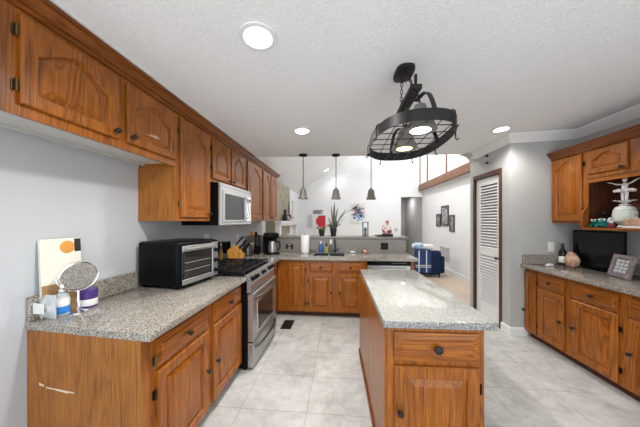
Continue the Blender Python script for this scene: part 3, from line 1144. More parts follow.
for y, gm, colr, pw in ((-.285, M_glow, (1, .98, .95), 14), (.055, M_glow_warm, (1, .78, .5), 9)):
    q = MB()
    q.lathe([(.090, -.035), (.088, -.033), (.064, .03), (.040, .075), (.030, .11), (.001, .113), (.001, .105), (.026, .10), (.036, .07), (.060, .025), (.084, -.029)], (.0, y, 0), n=24)
    lp = q.build('lamp_shade', M_galv, pr)
    MB().lathe([(.001, -.036), (.056, -.035), (.072, -.028), (.06, -.01), (.001, -.005)], (.0, y, 0), n=24).build('bulb', gm, lp)
    MB().tube([(.0, y, .112), (-.003, y + .03, .18), (-.009, y + .06, .235)], .006, 8).build('lamp_stem', M_iron, lp)
    spot('pot_rack_lamp', pr, (.0, y, -.045), pw, .06, colr, 120, .5)
for a in (15, 60, 110, 160, 205, 250, 300, 340):
    t = math.radians(a)
    cx_, sy_ = math.cos(t), math.sin(t)
    x, y = A * math.copysign(abs(cx_) ** .8, cx_), Bb * math.copysign(abs(sy_) ** .8, sy_)
    d = Vector((cx_ / A, sy_ / Bb, 0)).normalized()
    p0 = Vector((x, y, 0))
    pts = [p0 - d * .012 + Vector((0, 0, .03)), p0 - d * .002 + Vector((0, 0, .042)), p0 + d * .009 + Vector((0, 0, .03)), p0 + d * .009 + Vector((0, 0, -.035)), p0 + d * .010 + Vector((0, 0, -.05)), p0 + d * .018 + Vector((0, 0, -.060)), p0 + d * .027 + Vector((0, 0, -.048))]
    MB().tube(pts, .004, 6).build('hook', M_iron, pr)


# ------------------------------------------------------------------ outlets, vent, grille
def outlet(label, loc, rz, plate, inner, w=.07, h=.115, gang=1):
    t = thing('wall_outlet', label, 'outlet', loc, rz, 'wall outlets')
    MB().box(-w / 2, w / 2, -.006, 0, -h / 2, h / 2, .002).build('cover_plate', plate, t)
    for g in range(gang):
        gx = (g - (gang - 1) / 2) * .046
        for z in (-.024, .024):
            MB().box(gx - .016, gx + .016, -.008, -.0055, z - .014, z + .014, .002).build('socket', inner, t)
    return t


outlet('white wall outlet above the right counter beside the dark bottle', (2.53, YA - .001, 1.085), 0, M_white_plastic, M_label_white)
outlet('white wall outlet between the toaster oven and the range', (XW + .001, 2.70, 1.18), PI / 2, M_white_plastic, M_label_white, .11, .12, 2)
outlet('dark brown outlet set sideways in the bar upstand left of the paper towels', (-.86, 3.884, .972), 0, M_black_matte, M_tan, .125, .08, 1)
outlet('dark double outlet in the bar upstand under the red figurine', (.70, 3.884, .992), 0, M_black_matte, M_black, .12, .115, 2)
outlet('small white wall outlet low on the living room wall', (2.899, 6.08, .39), -PI / 2, M_white_plastic, M_label_white)
outlet('white wall outlet beyond the range under the wall cabinets', (XW + .001, 3.55, 1.14), PI / 2, M_white_plastic, M_label_white)
outlet('cream wall outlet under the shelf nook at the far right', (XR - .001, 2.40, 1.09), -PI / 2, M_white_plastic, M_label_white)
t = thing('floor_vent', 'dark metal floor register in front of the corner cabinet', 'vent', (-.718, 3.125, 0))
MB().box(-.07, .07, -.135, .135, 0, .006, .002).build('frame', M_black_matte, t)
q = MB()
for i in range(9):
    q.box(-.06, .06, -.12 + i * .029, -.108 + i * .029, .006, .009)
q.build('slats', M_hinge_dark, t, smooth=0)
t = thing('return_air_grille', 'square grey return air grille low on the living room wall', 'vent', (2.9, 6.88, .48), -PI / 2)
q = MB()
for x0, x1, z0, z1 in ((-.30, .30, -.19, -.165), (-.30, .30, .165, .19), (-.30, -.275, -.165, .165), (.275, .30, -.165, .165)):
    q.box(x0, x1, -.012, 0, z0, z1)
q.build('frame', M_grille, t, smooth=0)
q = MB()
for i in range(16):
    q.box(-.275, .275, -.009, 0, -.162 + i * .0205, -.150 + i * .0205)
q.build('slats', M_grille, t, smooth=0)
t = thing('thermostat', 'small pale thermostat on the far white wall beside the hall opening', 'thermostat', (1.956, YB, 1.09))
MB().box(-.055, .055, -.02, 0, -.055, .055, .006).build('housing', M_wall_hall, t)
MB().box(-.03, .03, -.022, -.0195, 0, .03).build('display', M_grille, t, smooth=0)
t = thing('light_switch', 'white light switch on the living room wall near the hall', 'switch', (2.899, 8.0, 1.22), -PI / 2)
MB().box(-.04, .04, -.008, 0, -.06, .06, .002).build('cover_plate', M_white_plastic, t)
MB().box(-.012, .012, -.014, -.0075, -.02, .02, .002).build('toggle', M_label_white, t)

# ------------------------------------------------------------------ toaster oven
TR = math.radians(-9)
to = thing('toaster_oven', 'large black toaster oven with glass door on the left counter', 'toaster oven', (-1.20, 1.645, .88), PI / 2 + TR)
TW, TD, TH = .43, .395, .358
q = MB().box(0, TW, .012, TD, .018, TH, .022, seg=3)
bd = q.build('body', M_black, to)
q = MB()
for i in range(12):
    q.box(-.002, .001, .06 + i * .02, .068 + i * .02, .14, .24)
q.build('side_vents', M_black, bd, smooth=0)
MB().box(.004, TW - .004, -.002, .0115, .022, TH - .008, .004).build('front_frame', M_black, to)
dd = MB().box(.015, .335, -.016, -.0025, .035, TH - .025, .004).build('glass_door', M_black_gloss, to)
MB().box(.035, .318, -.018, -.0155, .085, TH - .085, .001).build('window', M_oven_glass, dd)
MB().box(.016, .334, -.020, -.0155, .036, .075, .002).build('lower_strip', M_steel, dd)
MB().box(.016, .334, -.020, -.0155, TH - .072, TH - .028, .002).build('upper_strip', M_steel, dd)
MB().tube([(.03, -.018, TH - .05), (.03, -.05, TH - .05), (.32, -.05, TH - .05), (.32, -.018, TH - .05)], .010, 10).build('handle', M_steel, dd)
q = MB()
for z in (.14, .20):
    for i in range(12):
        q.tube([(.045 + i * .023, -.0185, z), (.045 + i * .023, -.0185, z + .002)], .001, 4)
    q.tube([(.038, -.0185, z), (.315, -.0185, z)], .0018, 6)
q.build('rack', M_steel, dd)
cpn = MB().box(.345, TW - .012, -.014, -.0025, .035, TH - .025, .003).build('control_panel', M_steel, to)
for z in (.085, .175, .265):
    MB().lathe([(.019, 0), (.019, -.006), (.016, -.010), (.014, -.026), (.001, -.027)], (.382, -.0145, z), 'y', 16).build('control_knob', M_black, cpn)
for x in (.04, TW - .04):
    for y in (.05, TD - .04):
        MB().lathe([(.014, 0), (.014, .018), (.001, .0185)], (x, y, 0), n=10).build('foot', M_black, to)

# ------------------------------------------------------------------ things in the near left corner
t = thing('food_print', 'white canvas with a food picture leaning on the left wall', 'picture', (XW + .066, 1.19, .882), PI / 2)
t.rotation_euler = (math.radians(-4), 0, math.radians(90 - 10))
MB().box(-.085, .09, 0, .02, 0, .42, .002).build('canvas', M_grain_tan, t)
q = MB().ball((.028, -.001, .37), (.034, .004, .036), 0)
q.build('fruit_motif', mat('orange_print', (.62, .27, .05), .6), t)
MB().box(-.085, .09, -.0015, -.0002, 0, .17).build('board_motif', mat('brown_print', (.33, .19, .08), .6), t, smooth=0)
MB().box(.06, .0895, -.0015, -.0002, .34, .415).build('pan_motif', M_dark_steel, t, smooth=0)

t = thing('makeup_mirror', 'round chrome magnifying mirror on a stand in the near left corner', 'mirror', (-1.495, 1.215, .88), PI / 2 - .4)
MB().lathe([(.042, 0), (.042, .006), (.02, .012), (.008, .02), (.001, .021)], n=24).build('base', M_chrome, t)
MB().tube([(0, 0, .012), (0, 0, .12)], .007, 10).build('stem', M_chrome, t)
yk = [(.088 * math.cos(a), 0, .21 + .088 * math.sin(a)) for a in [PI + PI * i / 16 for i in range(17)]]
MB().tube(yk, .0035, 8).build('yoke', M_chrome, t)
hd = MB().lathe([(.076, -.008), (.082, -.004), (.082, .004), (.076, .008)], (0, 0, 0), 'y', 32).build('mirror_rim', M_chrome, t, loc=(0, 0, .21), rot=(math.radians(13), 0, 0))
MB().lathe([(.075, -.0092), (.0755, -.0082), (.0755, -.0081)], (0, 0, 0), 'y', 32).build('mirror_glass', mat('mirror_silver', (.72, .74, .77), .02, metal=1), hd)

t = thing('hand_sanitizer', 'clear pump bottle with a blue label beside the chrome mirror', 'bottle', (-1.545, 1.172, .88), PI / 2 - .6)
MB().lathe([(.030, 0), (.033, .006), (.033, .095), (.026, .115), (.012, .122), (.012, .128), (.001, .1285)], n=20).build('bottle', M_frost, t)
MB().lathe([(.0335, .012), (.0338, .013), (.0338, .050), (.0335, .051)], n=20).build('blue_band', M_blue_liquid, t)
MB().lathe([(.0335, .052), (.0338, .053), (.0338, .092), (.0335, .093)], n=20).build('white_band', M_label_white, t)
q = MB()
q.lathe([(.013, .1285), (.013, .142), (.005, .144), (.005, .165), (.001, .166)], n=14)
q.tube([(0, 0, .165), (0, -.012, .168), (0, -.045, .160)], .007, 8)
q.build('pump', M_white_plastic, t)

t = thing('purple_canister', 'short purple and white canister behind the mirror stand', 'canister', (-1.535, 1.30, .88), PI / 2 - .4)
MB().lathe([(.042, 0), (.044, .004), (.044, .085), (.001, .0855)], n=24).build('body', M_purple, t)
MB().lathe([(.045, .0855), (.046, .088), (.046, .105), (.042, .11), (.001, .1105)], n=24).build('lid', M_purple, t)
MB().lathe([(.0442, .012), (.0446, .013), (.0446, .05), (.0442, .051)], n=24).build('label_band', M_label_white, t)

t = thing('wipes_pack', 'crinkled clear and white plastic pack standing at the counter end', 'pack', (-1.562, 1.118, .881), -.05)
q = MB()
nx, nz = 9, 8
rnd = random.Random(3)
fr, bk = [], []
for j in range(nz + 1):
    for i in range(nx + 1):
        x = -.055 + .11 * i / nx
        z = .125 * j / nz
        e = math.sin(PI * i / nx) * math.sin(PI * j / nz)
        fr.append((x, -.004 - .022 * e + rnd.uniform(-.004, .004) * (e > .05), z))
        bk.append((x, .004 + .022 * e, z))
fs = []
m = (nx + 1) * (nz + 1)
for j in range(nz):
    for i in range(nx):
        a = j * (nx + 1) + i
        fs += [(a, a + 1, a + nx + 2, a + nx + 1), (m + a, m + a + nx + 1, m + a + nx + 2, m + a + 1)]
for j in range(nz):
    a = j * (nx + 1)
    fs += [(a, a + nx + 1, m + a + nx + 1, m + a), (a + nx, m + a + nx, m + a + 2 * nx + 1, a + 2 * nx + 1)]
for i in range(nx):
    a = nz * (nx + 1) + i
    fs += [(i, m + i, m + i + 1, i + 1), (a, a + 1, m + a + 1, m + a)]
q.add(fr + bk, fs)
q.build('pouch', M_frost, t, smooth=20)
MB().box(-.035, .03, -.034, -.030, .035, .09, .001).build('label_panel', M_label_white, t)

# ------------------------------------------------------------------ back left counter
kb = thing('knife_block', 'orange wood knife block full of black handled knives beyond the range', 'knife block', (-1.36, 2.98, .88), .35)
kb.scale = (1.15, 1.15, 1.15)
q = MB()
pf = [(-.09, 0), (.06, 0), (.085, .07), (-.02, .19), (-.10, .12)]
n = len(pf)
q.add([(x, -.05, z) for x, z in pf] + [(x, .05, z) for x, z in pf], [tuple(range(n)), tuple(range(n, 2 * n))] + [(i, (i + 1) % n, n + (i + 1) % n, n + i) for i in range(n)])
q.build('block', M_orange_wood, kb, smooth=0)
for i, (a, b) in enumerate(((.0, -.03), (.0, 0), (.0, .03), (.35, -.03), (.35, 0), (.35, .03), (.7, -.02), (.7, .02))):
    bx, bz = -.02 + .105 * a + .012, .19 - .12 * a
    d = Vector((.66, 0, .75)).normalized()
    p = Vector((bx, b, bz))
    q = MB().tube([p - d * .01, p + d * .02, p + d * .10, p + d * .115], [.008, .010, .0115, .007], 8)
    q.build('knife_handle', M_black, kb)
cf = thing('coffee_maker', 'black coffee maker with a stainless thermal carafe in the counter corner', 'coffee maker', (-1.10, 3.64, .88), math.radians(35))
MB().box(-.10, .10, -.13, .13, 0, .03, .008).build('base', M_black, cf)
MB().box(-.10, .10, .03, .13, .03, .30, .012).build('tower', M_black, cf)
MB().box(-.10, .10, -.10, .13, .245, .335, .03, seg=3).build('brew_head', M_black, cf)
q = MB().lathe([(.055, .031), (.064, .035), (.066, .06), (.058, .15), (.046, .195), (.044, .205), (.001, .206)], (0, -.045, 0), n=24)
ca = q.build('carafe', M_steel, cf)
MB().lathe([(.046, .206), (.046, .225), (.03, .24), (.001, .2405)], (0, -.045, 0), n=20).build('lid', M_black, ca)
MB().tube([(.05, -.06, .20), (.10, -.085, .195), (.112, -.092, .14), (.10, -.085, .075), (.062, -.065, .06)], .009, 8).build('handle', M_black, ca)
bl = thing('stand_kettle', 'dark round kettle next to the coffee maker', 'kettle', (-1.40, 3.42, .88), .4)
MB().lathe([(.07, 0), (.078, .01), (.075, .10), (.055, .17), (.03, .185), (.001, .186)], n=22).build('body', M_dark_steel, bl)
MB().tube([(.06, 0, .15), (.11, 0, .17), (.12, 0, .11), (.075, 0, .04)], .009, 8).build('handle', M_black, bl)
MB().tube([(-.06, 0, .09), (-.10, 0, .13), (-.115, 0, .16)], [.018, .013, .010], 10).build('spout', M_dark_steel, bl)
ut = thing('utensil_crock', 'white crock with wooden and copper utensils near the end of the wall cabinets', 'crock', (-1.43, 3.74, .88))
MB().lathe([(.055, 0), (.062, .01), (.062, .15), (.058, .16), (.052, .155), (.052, .03), (.001, .03)], n=22).build('crock', M_white_app, ut)
for i, (ax, ay, mt) in enumerate(((.03, .02, M_copper), (-.03, .01, M_orange_wood), (.0, -.03, M_copper), (-.01, .035, M_orange_wood), (.035, -.02, M_black))):
    q = MB().tube([(ax * .4, ay * .4, .035), (ax, ay, .20), (ax * 1.5, ay * 1.5, .29)], .006, 7)
    q.ball((ax * 1.6, ay * 1.6, .315), (.020, .008, .034))
    q.build('utensil', mt, ut)
dk = thing('tissue_box', 'black cube shaped box standing behind the range against the wall', 'box', (-1.54, 2.98, .88))
MB().box(-.065, .065, -.06, .06, 0, .25, .006).build('box_body', M_black_gloss, dk)
MB().box(-.067, -.02 + .09, -.062, -.058, .04, .10, .001).build('label_panel', M_steel, dk)
sp_ = thing('oil_bottle', 'slim amber oil bottle behind the range left of the knife block', 'bottle', (-1.52, 2.86, .895 - .009))
MB().lathe([(.022, 0), (.026, .006), (.026, .12), (.012, .16), (.010, .20), (.001, .201)], n=16).build('glass_body', mat('amber_oil', (.42, .24, .05), .1, trans=.4), sp_)
MB().lathe([(.012, .201), (.012, .225), (.004, .235), (.001, .26)], n=12).build('stopper', M_steel, sp_)

bl = thing('coffee_grinder', 'tall black coffee grinder between the kettle and the coffee maker', 'grinder', (-1.325, 3.63, .88), .3)
MB().lathe([(.05, 0), (.055, .01), (.05, .12), (.042, .13), (.001, .131)], n=20).build('base', M_black, bl)
MB().lathe([(.042, .1315), (.050, .20), (.050, .27), (.001, .271)], n=20).build('hopper', M_oven_glass, bl)
MB().lathe([(.052, .2715), (.052, .29), (.03, .30), (.001, .301)], n=20).build('lid', M_black, bl)
for lab, x, y, h_, mt in (('spice jar with red lid nearest the range on the corner counter', -1.50, 3.22, .10, M_red), ('spice jar with black lid in the middle of the corner counter row', -1.52, 3.32, .12, M_black), ('spice jar with steel lid at the far end of the corner counter row', -1.53, 3.52, .11, M_steel)):
    j = thing('spice_jar', lab, 'jar', (x, y, .88), 0, 'spice jars on the corner counter')
    MB().lathe([(.026, 0), (.029, .006), (.029, h_ - .02), (.022, h_), (.001, h_ + .0005)], n=16).build('jar_body', M_tan, j)
    MB().lathe([(.025, h_ + .001), (.025, h_ + .022), (.022, h_ + .025), (.001, h_ + .0255)], n=16).build('lid', mt, j)

pt = thing('paper_towel_roll', 'white paper towel roll standing upright at the back of the peninsula counter', 'paper towels', (-.585, 3.80, .88))
MB().lathe([(.075, 0), (.075, .010), (.001, .0105)], n=24).build('holder_base', M_steel, pt)
MB().lathe([(.018, .0108), (.070, .0108), (.0715, .014), (.0715, .282), (.069, .286), (.020, .286), (.018, .28)], n=28).build('roll', mat('white_paper', (.82, .82, .81), .8), pt)
MB().tube([(0, 0, .01), (0, 0, .30)], .007, 8).build('holder_rod', M_steel, pt)
MB().ball((0, 0, .308), .014).build('finial', M_steel, pt)


# ------------------------------------------------------------------ sink side bottles
def bottle(name, label, loc, prof, m, capm, caph, r):
    t = thing(name, label, 'bottle', loc, 0, 'bottles by the sink')
    MB().lathe(prof, n=18).build('bottle_body', m, t)
    z = prof[-1][1]
    MB().lathe([(r, z), (r, z + caph), (r * .5, z + caph * 1.3), (.001, z + caph * 1.31)], n=12).build('cap', capm, t)
    return t


bottle('dish_soap', 'blue dish soap bottle left of the faucet under the red flower pot', (-.33, 3.845, .88), [(.034, 0), (.036, .01), (.038, .09), (.025, .14), (.012, .15)], M_blue_glaze, M_white_plastic, .03, .012)
bottle('hand_soap', 'yellow green soap bottle between the blue soap and the faucet', (-.235, 3.845, .88), [(.026, 0), (.028, .01), (.028, .08), (.012, .10)], M_yellowgreen, M_black, .05, .009)
bottle('spray_bottle', 'dark bottle with white top next to the faucet', (-.165, 3.85, .88), [(.024, 0), (.026, .01), (.024, .11), (.014, .14)], M_green_dk, M_white_plastic, .06, .020)
t = thing('soap_dish', 'white soap dish on the counter right of the faucet', 'dish', (.19, 3.83, .88))
MB().lathe([(.03, 0), (.045, .012), (.048, .022), (.043, .018), (.001, .010)], n=20).build('dish', M_white_app, t)
MB().box(-.028, .028, -.018, .018, .014, .036, .008, seg=2).build('soap_bar', M_white_plastic, t)
t = thing('wooden_bowl', 'small brown bowl on the peninsula counter below the lantern', 'bowl', (.385, 3.82, .88))
MB().lathe([(.028, 0), (.05, .02), (.058, .045), (.053, .045), (.044, .022), (.001, .012)], n=22).build('bowl', M_tan, t)
MB().ball((0, 0, .045), (.034, .034, .020)).build('scrubber', M_copper, t)
t = thing('sponge', 'dark sponge lying on the counter beside the paper towels', 'sponge', (-.46, 3.83, .88))
MB().box(-.05, .05, -.03, .03, 0, .028, .006).build('foam', M_dark_steel, t)
MB().box(-.05, .05, -.03, .03, .0285, .036, .003).build('scrub_layer', M_green_dk, t)

# ------------------------------------------------------------------ on the bar
BZ = 1.1415


def leaf(mb, p0, d, L, w, droop, n=8, up=.9):
    d = Vector((d[0], d[1], 0)).normalized()
    s = Vector((-d.y, d.x, 0))
    vs = []
    for i in range(n + 1):
        u = i / n
        out = L * (u * .55 + droop * u * u)
        z = L * up * (u - droop * .9 * u * u)
        c = Vector(p0) + d * out + Vector((0, 0, z))
        ww = w * (math.sin(PI * min(1, .12 + u * .88)) ** .7) + .0008
        vs += [c - s * ww, c + s * ww, c + Vector((0, 0, .002)) + s * ww * .9, c + Vector((0, 0, .002)) - s * ww * .9]
    fs = []
    for i in range(n):
        for k in range(4):
            fs.append((i * 4 + k, i * 4 + (k + 1) % 4, i * 4 + 4 + (k + 1) % 4, i * 4 + 4 + k))
    fs += [(0, 1, 2, 3), (n * 4, n * 4 + 1, n * 4 + 2, n * 4 + 3)]
    mb.add(vs, fs)


def pot(t, r, h, m=M_pot):
    MB().lathe([(r * .7, 0), (r * .75, .004), (r, h - .02), (r * 1.08, h - .018), (r * 1.08, h), (r * .95, h), (r * .92, h - .015), (.001, h - .015)], n=22).build('pot', m, t)


rnd = random.Random(11)
t = thing('potted_plant', 'small bushy plant in a black pot on the bar below the red picture', 'plant', (-.33, 4.03, BZ), 0, 'potted plants on the bar')
pot(t, .052, .09)
q = MB()
for i in range(26):
    a = rnd.uniform(0, 2 * PI)
    leaf(q, (.02 * math.cos(a), .02 * math.sin(a), .075), (math.cos(a), math.sin(a)), rnd.uniform(.07, .14), .024, .2, 5, rnd.uniform(.5, 1.2))
q.build('foliage', M_green, t)
q = MB()
for a, z in ((.4, .15), (2.2, .16), (4.0, .145), (5.3, .165)):
    q.ball((.035 * math.cos(a), .035 * math.sin(a), z), (.018, .018, .014), n=10, k=6)
q.build('blossoms', M_red, t)
t = thing('potted_plant', 'tall plant with long upright grey green leaves in a black pot on the bar', 'plant', (-.13, 4.03, BZ), 0, 'potted plants on the bar')
pot(t, .058, .13)
q = MB()
for dx, dy, L, w, dr in ((.05, .9, .40, .017, .0), (.1, -.8, .36, .016, .02), (.6, -.5, .40, .015, .10), (-.5, .8, .26, .016, .1), (.3, .8, .33, .016, .03), (.9, .3, .30, .014, .2), (-.2, .9, .34, .015, .0)):
    leaf(q, (dx * .02, dy * .02, .11), (dx, dy), L, w, dr, 9, 1.25 if dr < .08 else .95)
for i in range(14):
    a = rnd.uniform(0, 2 * PI)
    leaf(q, (.02 * math.cos(a), .02 * math.sin(a), .115), (math.cos(a), math.sin(a)), rnd.uniform(.10, .20), .026, .2, 5, rnd.uniform(.5, 1.1))
q.build('foliage', M_green_dk, t)
q = MB().tube([(.02, 0, .11), (.10, .0, .28), (.20, 0, .40), (.30, 0, .455), (.38, 0, .475)], .0045, 7)
q.build('long_stem', M_dark_steel, t)
t = thing('lantern', 'narrow glass and metal lantern on the bar right of the tall plant', 'lantern', (.41, 4.03, BZ))
q = MB()
w2, lh = .042, .245
for x in (-w2, w2):
    for y in (-w2, w2):
        q.box(x - .006, x + .006, y - .006, y + .006, .012, lh - .012)
q.box(-w2 - .008, w2 + .008, -w2 - .008, w2 + .008, 0, .012, .002)
q.box(-w2 - .008, w2 + .008, -w2 - .008, w2 + .008, lh - .012, lh, .002)
q.build('frame', M_dark_steel, t, smooth=0)
MB().lathe([(.025, .0125), (.028, .02), (.020, .07), (.026, .10), (.026, .13), (.012, .15), (.001, .151)], n=16).build('candle_holder', M_black, t)
for a, b, c_, d_ in ((-w2 + .006, w2 - .006, -w2 - .001, -w2 + .001), (-w2 + .006, w2 - .006, w2 - .001, w2 + .001)):
    MB().box(a, b, c_, d_, .0125, lh - .0125).build('glass_pane', M_glass, t, smooth=0)
# seated figurine
t = thing('figurine', 'seated figurine in red cap and red coat on a dark base on the bar', 'figurine', (.775, 4.03, BZ))
MB().box(-.085, .085, -.055, .055, 0, .045, .01, seg=2).build('base', M_black_matte, t)
q = MB()
q.ball((0, .01, .12), (.05, .042, .075))
q.ball((0, -.04, .085), (.058, .045, .038))
q.tube([(-.045, 0, .165), (-.075, -.02, .125), (-.05, -.055, .11)], [.02, .018, .014], 10)
q.tube([(.045, 0, .165), (.075, -.02, .125), (.05, -.055, .11)], [.02, .018, .014], 10)
q.build('coat', M_figure, t)
MB().tube([(-.055, .012, .17), (-.062, -.012, .11), (-.055, -.04, .06)], [.024, .03, .02], 10).build('sash', M_red, t)
MB().box(-.015, .055, -.088, -.060, .06, .11, .006).build('lap_cloth', M_maroon, t)
q = MB().ball((0, 0, .222), (.026, .028, .032))
q.ball((0, -.029, .220), (.005, .007, .005), n=8, k=6)
q.ball((-.026, 0, .222), (.004, .007, .010), n=8, k=6)
q.ball((.026, 0, .222), (.004, .007, .010), n=8, k=6)
hd = q.build('head', M_skin, t)
MB().ball((0, .004, .242), (.029, .031, .024)).build('cap', M_red, hd)
t = thing('green_dish', 'flat green dish on the bar beside the seated figurine', 'dish', (.635, 4.02, BZ))
MB().lathe([(.03, 0), (.07, .012), (.078, .022), (.072, .020), (.001, .008)], n=22).build('dish', M_green, t)
MB().ball((.01, 0, .022), (.04, .03, .013)).build('cloth', M_green_dk, t)

# ------------------------------------------------------------------ living room things
fp = thing('fireplace', 'slate chimney breast with a white mantel shelf on the living room left wall', 'fireplace', (XW, 4.95, 0), 0)
MB().box(.001, .20, 0, 1.5, 0, 2.31, .004).build('chimney_breast', M_slate, fp)
MB().box(.205, .36, -.03, 2.15, 1.355, 1.40, .006).build('mantel_shelf', M_white, fp)
MB().box(.205, .33, 0, 2.10, 1.29, 1.354, .006).build('mantel_frieze', M_white, fp)
for y in (0.0, 1.95):
    MB().box(.205, .31, y, y + .15, 0, 1.289, .004).build('pilaster', M_white, fp)
MB().box(.001, .20, 1.505, 2.10, 0, 1.33).build('filler_panel', M_white, fp, smooth=0)
fb = MB().box(.201, .24, .30, 1.80, .10, 1.05, .004).build('firebox_surround', M_grille, fp)
MB().box(.238, .245, .45, 1.65, .12, .85).build('firebox_opening', M_black_matte, fb, smooth=0)
t = thing('leaning_frame', 'grey framed white picture standing on the mantel shelf', 'picture', (XW + .255, 6.66, 1.401), PI / 2 + .12)
for x0, x1, z0, z1 in ((-.42, .42, 0, .04), (-.42, .42, .51, .55), (-.42, -.37, .04, .51), (.37, .42, .04, .51)):
    MB().box(x0, x1, -.012, .012, z0, z1, .003).build('frame_rail', M_grille, t)
MB().box(-.37, .37, -.004, .008, .04, .51).build('print', M_white_plastic, t, smooth=0)
t = thing('cat_ornament', 'black upright cat ornament on the mantel shelf', 'ornament', (XW + .28, 5.55, 1.401), .3)
q = MB()
q.tube([(0, 0, 0), (0, 0, .05), (0, .01, .12), (0, 0, .18), (0, -.01, .22)], [.055, .06, .05, .034, .02], 12)
q.ball((0, -.015, .235), (.036, .04, .034))
for s in (-1, 1):
    q.tube([(s * .02, -.01, .255), (s * .024, -.008, .30)], [.014, .001], 8)
q.build('body', M_black_matte, t)
t = thing('flower_arrangement', 'low red and white flower arrangement on the mantel shelf', 'flowers', (XW + .325, 5.95, 1.401))
MB().lathe([(.05, 0), (.07, .03), (.06, .06), (.001, .061)], n=16).build('vase', M_white_app, t)
q, q2 = MB(), MB()
for i in range(22):
    a, r_ = rnd.uniform(0, 2 * PI), rnd.uniform(.01, .10)
    (q if i % 3 else q2).ball((r_ * .7 * math.cos(a), r_ * 1.6 * math.sin(a), .085 + rnd.uniform(0, .06)), .032, n=8, k=6)
q.build('red_blossoms', M_maroon, t)
q2.build('white_blossoms', M_figure, t)


def wallart(name, label, x0, x1, z0, z1, m, th=.03, group=None):
    t = thing(name, label, 'picture', ((x0 + x1) / 2, YB - .001, z0), 0, group)
    w_ = (x1 - x0) / 2
    MB().box(-w_, w_, -th, 0, 0, z1 - z0, .003).build('canvas', m, t)
    return t


t = wallart('abstract_canvas', 'white canvas with red and grey fields on the far wall above the bushy plant', -1.22, -.56, 1.17, 1.62, M_white_plastic)
MB().box(.06, .328, -.036, -.0305, .01, .43, .002).build('red_field', M_red, t)
MB().ball((.08, -.032, .22), (.11, .008, .15)).build('red_blot', M_red, t)
MB().box(-.328, -.16, -.033, -.0305, .01, .44, .001).build('grey_field', M_grille, t)
wallart('small_sign', 'small dark plaque on the far wall above the red canvas', -1.03, -.66, 1.66, 1.80, M_photo_dark, .02)
t = wallart('splash_canvas', 'white canvas with blue and black paint splashes on the far wall', .32, .90, 1.34, 2.05, M_white_plastic)
q = MB()
rr = random.Random(5)
cols = [mat('paint_blue', (.05, .16, .45), .5), mat('paint_sky', (.30, .50, .72), .5), mat('paint_black', (.02, .02, .025), .5), mat('paint_rust', (.45, .14, .06), .5), mat('paint_cream', (.70, .62, .48), .5)]
for k, mm in enumerate(cols):
    q = MB()
    for i in range(20):
        a = rr.uniform(0, 2 * PI)
        d_ = rr.uniform(.0, .27)
        up = .06 if k in (2, 3, 4) else -.06
        q.ball((d_ * math.cos(a) * .85, -.032, .36 + up + d_ * math.sin(a) * .9), (rr.uniform(.015, .06), .003 + .001 * k, rr.uniform(.012, .06)), n=8, k=4)
    if k in (0, 2):
        for i in range(9):
            a = rr.uniform(.2, 5.9)
            q.tube([(0, -.034, .42), (.34 * math.cos(a), -.034, .42 + .33 * math.sin(a))], [.012, .002], 5)
    q.build('paint_strokes', mm, t)
for lab, ya, yb, z0, z1 in (('left of three dark framed photos on the living room wall', 7.42, 7.13, 1.24, 1.61),
                            ('middle and largest of three dark framed photos on the living room wall', 7.07, 6.62, 1.265, 1.83),
                            ('right of three dark framed photos on the living room wall', 6.56, 6.29, 1.12, 1.56)):
    t = thing('framed_photo', lab, 'picture', (2.899, (ya + yb) / 2, z0), -PI / 2, 'dark framed photos on the living room wall')
    w_, h_ = (ya - yb) / 2, z1 - z0
    q = MB()
    for x0, x1, a, b in ((-w_, w_, 0, .05), (-w_, w_, h_ - .05, h_), (-w_, -w_ + .05, .05, h_ - .05), (w_ - .05, w_, .05, h_ - .05)):
        q.box(x0, x1, -.025, 0, a, b, .002)
    q.build('frame', M_dark_steel, t)
    MB().box(-w_ + .05, w_ - .05, -.012, 0, .05, h_ - .05).build('print', M_photo_dark, t, smooth=0)
# hall door
t = thing('hall_door', 'dark door in a brown frame at the end of the hall', 'door', (2.14, 10.99, 0))
MB().box(.0, .07, -.03, 0, 0, 2.1).build('door_frame', M_trim_wood, t, smooth=0)
MB().box(.36, .43, -.03, 0, 0, 2.1).build('door_frame', M_trim_wood, t, smooth=0)
MB().box(.07, .36, -.03, 0, 2.03, 2.1).build('door_frame', M_trim_wood, t, smooth=0)
MB().box(.07, .36, -.015, 0, .01, 2.03).build('door_leaf', M_wall_hall, t, smooth=0)
MB().ball((.32, -.04, 1.0), .025).build('door_knob', M_steel, t)

# navy armchair, seen from behind
ar = thing('armchair', 'navy armchair seen from behind beyond the bar', 'armchair', (2.17, 6.05, 0))
MB().box(-.31, .31, 0, .16, .06, .66, .05, seg=3).build('backrest', M_navy, ar)
MB().box(-.30, .30, .165, .70, .10, .40, .04, seg=3).build('seat', M_navy, ar)
for s in (-1, 1):
    MB().box(min(s * .305, s * .40), max(s * .305, s * .40), .02, .72, .10, .52, .035, seg=3).build('armrest', M_navy, ar)
for x in (-.27, .27):
    for y in (.05, .65):
        MB().lathe([(.018, 0), (.024, .10), (.001, .101)], (x, y, 0), n=10).build('leg', M_trim_wood, ar)
t = thing('throw_blanket', 'navy blanket with white stripes draped over the armchair back', 'blanket', (2.03, 6.04, 0))
M_throw = mat('navy_plaid', (.022, .055, .16), .9)
q = MB()
q.box(-.19, .19, -.012, .008, .12, .675, .004)
q.box(-.19, .19, -.012, .19, .663, .682, .004)
q.build('cloth', M_throw, t)
q = MB()
for x in (-.10, .08):
    q.box(x - .012, x + .012, -.0135, -.0118, .125, .67)
for z in (.26, .30):
    q.box(-.188, .188, -.0135, -.0118, z - .008, z + .008)
q.build('white_stripes', M_label_white, t, smooth=0)
